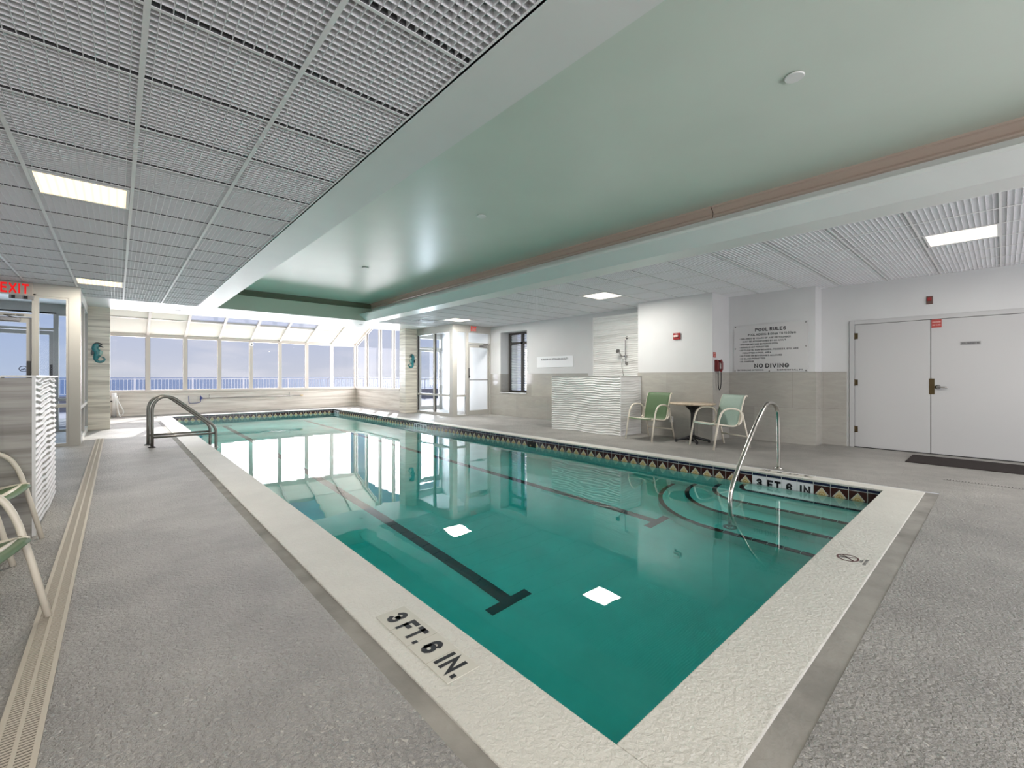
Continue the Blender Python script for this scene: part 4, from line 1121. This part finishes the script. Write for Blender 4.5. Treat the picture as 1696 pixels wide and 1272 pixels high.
# shower
sh = empty('hand_shower', (WX - .02, 5.86, 1.2), 'chrome hand shower on a grab bar against the wave tiles', 'shower')
xb = WX - .085
b = MB(); b.tube([(WX - .012, 5.86, 2.10)] + smooth_path([(xb + .02, 5.86, 2.10), (xb, 5.86, 2.085), (xb, 5.86, 2.05)], 4) + smooth_path([(xb, 5.86, 1.54), (xb, 5.86, 1.51), (xb + .02, 5.86, 1.495)], 4) + [(WX - .012, 5.86, 1.495)], .0125, 10); gb = b.build('grab_bar', M['chrome'], sh)
for zz in (2.10, 1.495):
    b = MB(); b.lathe([(.04, 0), (.04, .008), (.015, .014)], (WX - .012, 5.86, zz), 16, axis=(Y, Z, -X)); b.build('flange', M['chrome'], gb)
b = MB(); b.box(xb - .03, 5.835, 1.655, xb + .05, 5.885, 1.695); b.tube([(xb - .02, 5.86, 1.675), (xb - .075, 5.905, 1.675)], .013, 8); b.build('slide_bracket', M['chrome'], sh)
b = MB(); b.tube([(xb - .07, 5.90, 1.655), (xb - .10, 5.925, 1.72), (xb - .125, 5.95, 1.775)], [.013, .013, .018], 8)
b.lathe([(.018, -.02), (.045, -.005), (.048, .012), (.044, .016)], (xb - .145, 5.96, 1.79), 18, axis=(Vector((.0, .8, .6)), Vector((.6, -.48, .64)).normalized(), Vector((-.8, -.36, .48)).normalized() * 1)); b.build('shower_head', M['chrome'], sh)
b = MB(); b.tube(smooth_path([(xb - .07, 5.90, 1.65), (xb - .05, 5.92, 1.45), (xb - .0, 5.90, 1.2), (xb + .03, 5.86, .9), (xb + .03, 5.82, .75), (xb + .045, 5.80, .95), (WX - .02, 5.79, 1.05)], 5), .006, 7); b.build('hose', M['chrome'], sh)


def exit_sign(cx, yv, z0, z1, w, label):
    t = empty('exit_sign', (cx, yv, z0), label, 'exit sign', 'exit signs over the entries')
    b = MB(); b.box(cx - w / 2, yv - .035, z0, cx + w / 2, yv, z1); hb = b.build('sign_housing', M['exit_face'], t, .004)
    text('EXIT', (cx, yv - .035, (z0 + z1) / 2), X, Z, (z1 - z0) * .78, M['exit_red'], hb, bold=.02, box_w=w * .78)
    return t


exit_sign(8.17, YV - .05, 2.58, 2.765, .26, 'small red letter exit sign over the right glass door')
exit_sign(-1.245, YL - .05, 2.545, 2.755, .40, 'exit sign with large red letters over the left glass door')
el = empty('emergency_light', (-1.17, YL - .05, 2.47), 'dark two-lamp emergency light under the left exit sign', 'emergency light')
b = MB(); b.box(-1.31, YL - .10, 2.475, -1.03, YL - .05, 2.54); b.build('housing', M['greyplate'], el, .006)
for xx in (-1.26, -1.12):
    b = MB(); b.box(xx - .02, YL - .112, 2.482, xx + .02, YL - .10, 2.533); b.build('lamp_head', M['blackiron'], el)
# no-smoking mark on the left entry glass
b = MB(); c0 = Vector((-1.155, YL - .012, 1.33)); circ = [c0 + X * (.052 * math.cos(a * PI / 14)) + Z * (.042 * math.sin(a * PI / 14)) for a in range(28)]
b.tube(circ, .005, 6, closed=True); b.tube([circ[3], circ[17]], .0045, 6); b.tube([c0 + Vector((-.03, 0, -.008)), c0 + Vector((.03, 0, -.008))], .004, 6)
b.build('no_smoking_mark', M['navy'], t and bpy.data.objects['door_3'])


# ------------------------------------------------------------------ seahorses
def seahorse(cx, yv, cz, flip, label):
    t = empty('seahorse_plaque', (cx, yv, cz - .24), label, 'wall ornament', 'seahorse ornaments on the tiled columns')
    f = -1 if flip else 1

    def P(pts): return [Vector((cx + f * x * .5, yv - .022, cz + z * .5)) for x, z in pts]
    spine = P([(.0, .30), (-.10, .26), (-.13, .14), (-.07, .04), (-.04, -.06), (-.06, -.16), (-.10, -.26), (-.09, -.36), (-.02, -.43), (.08, -.44), (.16, -.39), (.19, -.31), (.15, -.24), (.09, -.245)])
    r = [.045, .058, .055, .055, .066, .062, .045, .034, .028, .024, .020, .016, .012, .009]
    sp = smooth_path(spine, 4); rr = []
    for i in range(len(sp)):
        q = i / 4; k = min(int(q), len(r) - 2); rr.append(r[k] * (1 - (q - k)) + r[k + 1] * (q - k) if k < len(r) - 1 else r[-1])
    b = MB(); b.tube(sp, rr, 12, flat=(1, 1)); body = b.build('body', M['teal'], t)
    # flatten it against the tile
    for v in body.data.vertices: v.co.y = (v.co.y + .022) * .32 - .018
    b = MB(); b.tube(P([(.0, .28), (.08, .25), (.15, .21)]), [.042, .028, .016], 10, flat=(1, .5)); hd = b.build('snout', M['darkteal'], t)
    for v in hd.data.vertices: v.co.y = (v.co.y + .022) * .45 - .020
    b = MB(); b.tube(smooth_path(P([(.10, .10), (.115, .0), (.085, -.10), (.03, -.18)]), 4), [.012] * 3 + [.034] * 7 + [.012] * 3, 10); bl = b.build('belly', M['paleteal'], t)
    for v in bl.data.vertices: v.co.y = (v.co.y + .022) * .4 - .026; v.co.x -= f * .025
    b = MB(); pts = P([(-.16, .10), (-.25, .06), (-.27, -.06), (-.24, -.17), (-.15, -.10)]); b.prism(pts, (0, .010, 0)); b.build('fin', M['darkteal'], t)
    b = MB(); b.tube(smooth_path(P([(-.20, .20), (-.17, .33), (-.08, .40), (.03, .38), (.10, .32)]), 4), .014, 8); cr_ = b.build('crest', M['darkteal'], t)
    for v in cr_.data.vertices: v.co.y = (v.co.y + .022) * .5 - .014
    b = MB(); b.lathe([(.012, 0), (.012, .006), (.004, .010)], Vector((cx + f * .005, yv - .034, cz + .145)), 10, axis=(X, Z, -Y)); b.build('eye', M['darkteal'], t)


seahorse(-.305, 13.60, 1.755, False, 'teal seahorse ornament on the left tiled column')
seahorse(7.215, 13.02, 1.73, True, 'teal seahorse ornament on the right tiled column')

# ------------------------------------------------------------------ things on the low sea wall
yw = YF - .10
sk = empty('leaf_skimmer', (3.4, yw, .32), 'long pole leaf skimmer with blue net frame hung on the sea wall', 'pool skimmer')
yk = yw - .04
b = MB(); b.tube([(2.13, yk, .478), (5.16, yk, .494)], .013, 8); pl = b.build('pole', M['chrome'], sk)
b = MB(); b.tube([(5.16, yk, .494), (5.26, yk, .494)], .017, 8); b.build('pole_grip', M['sand'], pl)
b = MB(); b.tube(smooth_path([(1.745, yk, .575), (1.745, yk, .45), (1.755, yk, .35), (1.80, yk, .325), (1.95, yk, .335), (2.04, yk, .355), (2.062, yk, .40), (2.065, yk, .575)], 4), .009, 8); b.prism([(2.05, yk - .01, .56), (2.05, yk - .01, .42), (2.14, yk - .01, .485)], (0, .02, 0)); b.build('net_frame', M['blue'], sk)
b = MB()
for i in range(1, 7):
    b.tube([(1.745 + i * .045, yk, .345), (1.745 + i * .045, yk, .575)], .0015, 5)
for i in range(5): b.tube([(1.75, yk, .37 + i * .045), (2.062, yk, .37 + i * .045)], .0015, 5)
b.build('net', M['net'], sk)
for xx in (2.30, 4.80):
    h = MB(); h.tube([(xx, yw, .60), (xx, yw - .015, .60), (xx, yw - .02, .47), (xx, yw - .07, .465), (xx, yw - .07, .50)], .006, 6); h.build('pole_hook', M['chrome'], None, label='small metal hook holding the %s end of the skimmer pole' % ('net' if xx < 3 else 'grip'), cat='hook', group='hooks of the skimmer pole')
vc = empty('vacuum_hose_rack', (.0, 17.6, 0), 'white pipe stand with coiled white hose beside the left tiled column', 'hose rack')
b = MB(); b.tube([(-.07, 17.60, .05), (-.07, 17.60, .70)], .055, 14); b.build('pipe', M['white_plastic'], vc)
b = MB(); b.tube([(-.07, 17.60, .0), (-.07, 17.60, .05)], .06, 14); b.build('pipe_foot', M['greyplate'], vc)
b = MB(); b.box(-.16, 17.5, .455, -.105, 17.56, .485); b.build('valve', M['blackiron'], vc)
b = MB(); b.tube(smooth_path([(.0, 17.55, .62), (.03, 17.55, .45), (.10, 17.54, .28), (.14, 17.54, .15), (.11, 17.54, .05), (.05, 17.54, .08), (.02, 17.54, .22), (.01, 17.55, .45), (-.0, 17.56, .62)], 5), .014, 8)
b.tube(smooth_path([(-.01, 17.53, .60), (.0, 17.53, .35), (.03, 17.52, .14), (.06, 17.5, .03), (.08, 17.46, .016)], 5), .014, 8); b.build('hose', M['white_plastic'], vc)
b = MB(); b.box(-.015, 17.58, .60, .015, 17.78, .64); b.box(.05, 17.60, .52, .062, 17.63, .65); b.build('hose_bracket', M['chrome'], vc)
# camera on a mullion
sc_ = empty('security_camera', (3.55, YF - .06, 2.28), 'small white dome camera at the top of a window mullion', 'camera')
b = MB(); b.box(3.51, YF - .075, 2.34, 3.59, YF - .05, 2.43); b.build('mount', M['white_plastic'], sc_, .004)
b = MB(); b.lathe([(.02, .05), (.05, .04), (.058, .0), (.05, -.035), (.028, -.055), (.004, -.06)], (3.55, YF - .13, 2.345), 18); b.tube([(3.55, YF - .07, 2.38), (3.55, YF - .13, 2.38)], .02, 8); b.build('dome', M['white_plastic'], sc_)
b = MB(); b.lathe([(.02, 0), (.018, .012)], (3.545, YF - .175, 2.335), 12, axis=(X, Z, -Y)); b.build('lens', M['blackiron'], sc_)

# ------------------------------------------------------------------ ceiling bits
for k, (xx, yy, lab) in enumerate(((3.445, .95, 'round white sprinkler cover nearest the camera on the green ceiling'), (3.458, 4.442, 'middle sprinkler cover on the green ceiling'), (3.478, 8.012, 'farthest sprinkler cover on the green ceiling'))):
    t = empty('sprinkler_cover', (xx, yy, 3.255), lab, 'sprinkler', 'sprinkler covers on the green ceiling')
    b = MB(); b.lathe([(.055, -.016), (.06, -.010), (.06, -.006)], (xx, yy, 3.255), 24); b.build('cover_plate', M['white_plastic'], t)
    b = MB(); b.lathe([(.035, -.006), (.035, .0)], (xx, yy, 3.255), 16); b.build('cup', M['blackiron'], t)
for xx, yy, lab in ((1.072, 13.03, 'tiny white sprinkler cover on the left of the white beam'), (5.463, 12.893, 'tiny white sprinkler cover on the right of the white beam')):
    b = MB(); b.lathe([(.05, -.008), (.055, -.004), (.055, 0)], (xx, yy, CZ), 20); b.build('sprinkler_cover', M['vent'], None, label=lab, cat='sprinkler', group='sprinkler covers on the white beam')
cv = empty('ceiling_vent', (6.44, 10.83, CZ), 'grey rectangular air vent in the right louvre ceiling by the entry', 'air vent')
b = MB(); b.box(6.15, 10.55, CZ - .008, 6.72, 11.08, CZ - .001); b.build('vent_plate', M['vent'], cv)
b = MB()
for i in range(9): b.box(6.18, 10.60 + i * .05, CZ - .013, 6.69, 10.615 + i * .05, CZ - .008)
b.build('vent_slats', M['greyplate'], cv)

# ================================================================== OUTSIDE
b = MB(); b.box(-9, 18.03, -.25, 16, 23, -.03); b.box(-9, 13.9, -.25, -3.6, 18.03, -.03); b.box(9.8, 13.9, -.25, 16, 18.03, -.03); struct('floor', b, M['terrace'])
b = MB(); b.box(-9, 22.0, -.03, 16, 22.2, .50); struct('wall_terrace', b, M['terrace'])
rl = empty('terrace_railing', (3.5, 22.1, .5), 'white baluster railing along the terrace outside the sea windows', 'railing')
b = MB(); b.box(-9, 22.08, 1.09, 16, 22.13, 1.13); b.box(-9, 22.08, .55, 16, 22.12, .58); b.build('rails', M['railing'], rl)
b = MB(); x = -9.0
while x < 16: b.box(x - .007, 22.09, .58, x + .007, 22.105, 1.09); x += .112
tag(b.build('balusters', M['railing'], rl), kind='stuff')
b = MB(); x = -8.5
while x < 16: b.box(x - .03, 22.07, .5, x + .03, 22.13, 1.14); x += 1.8
b.build('posts', M['railing'], rl)
b = MB(); b.quad((-6000, 60, -9), (9000, 60, -9), (9000, 6500, -9), (-6000, 6500, -9)); b.build('sea', M['sea'], None, label='blue grey sea beyond the terrace railing', cat='sea', kind='stuff')
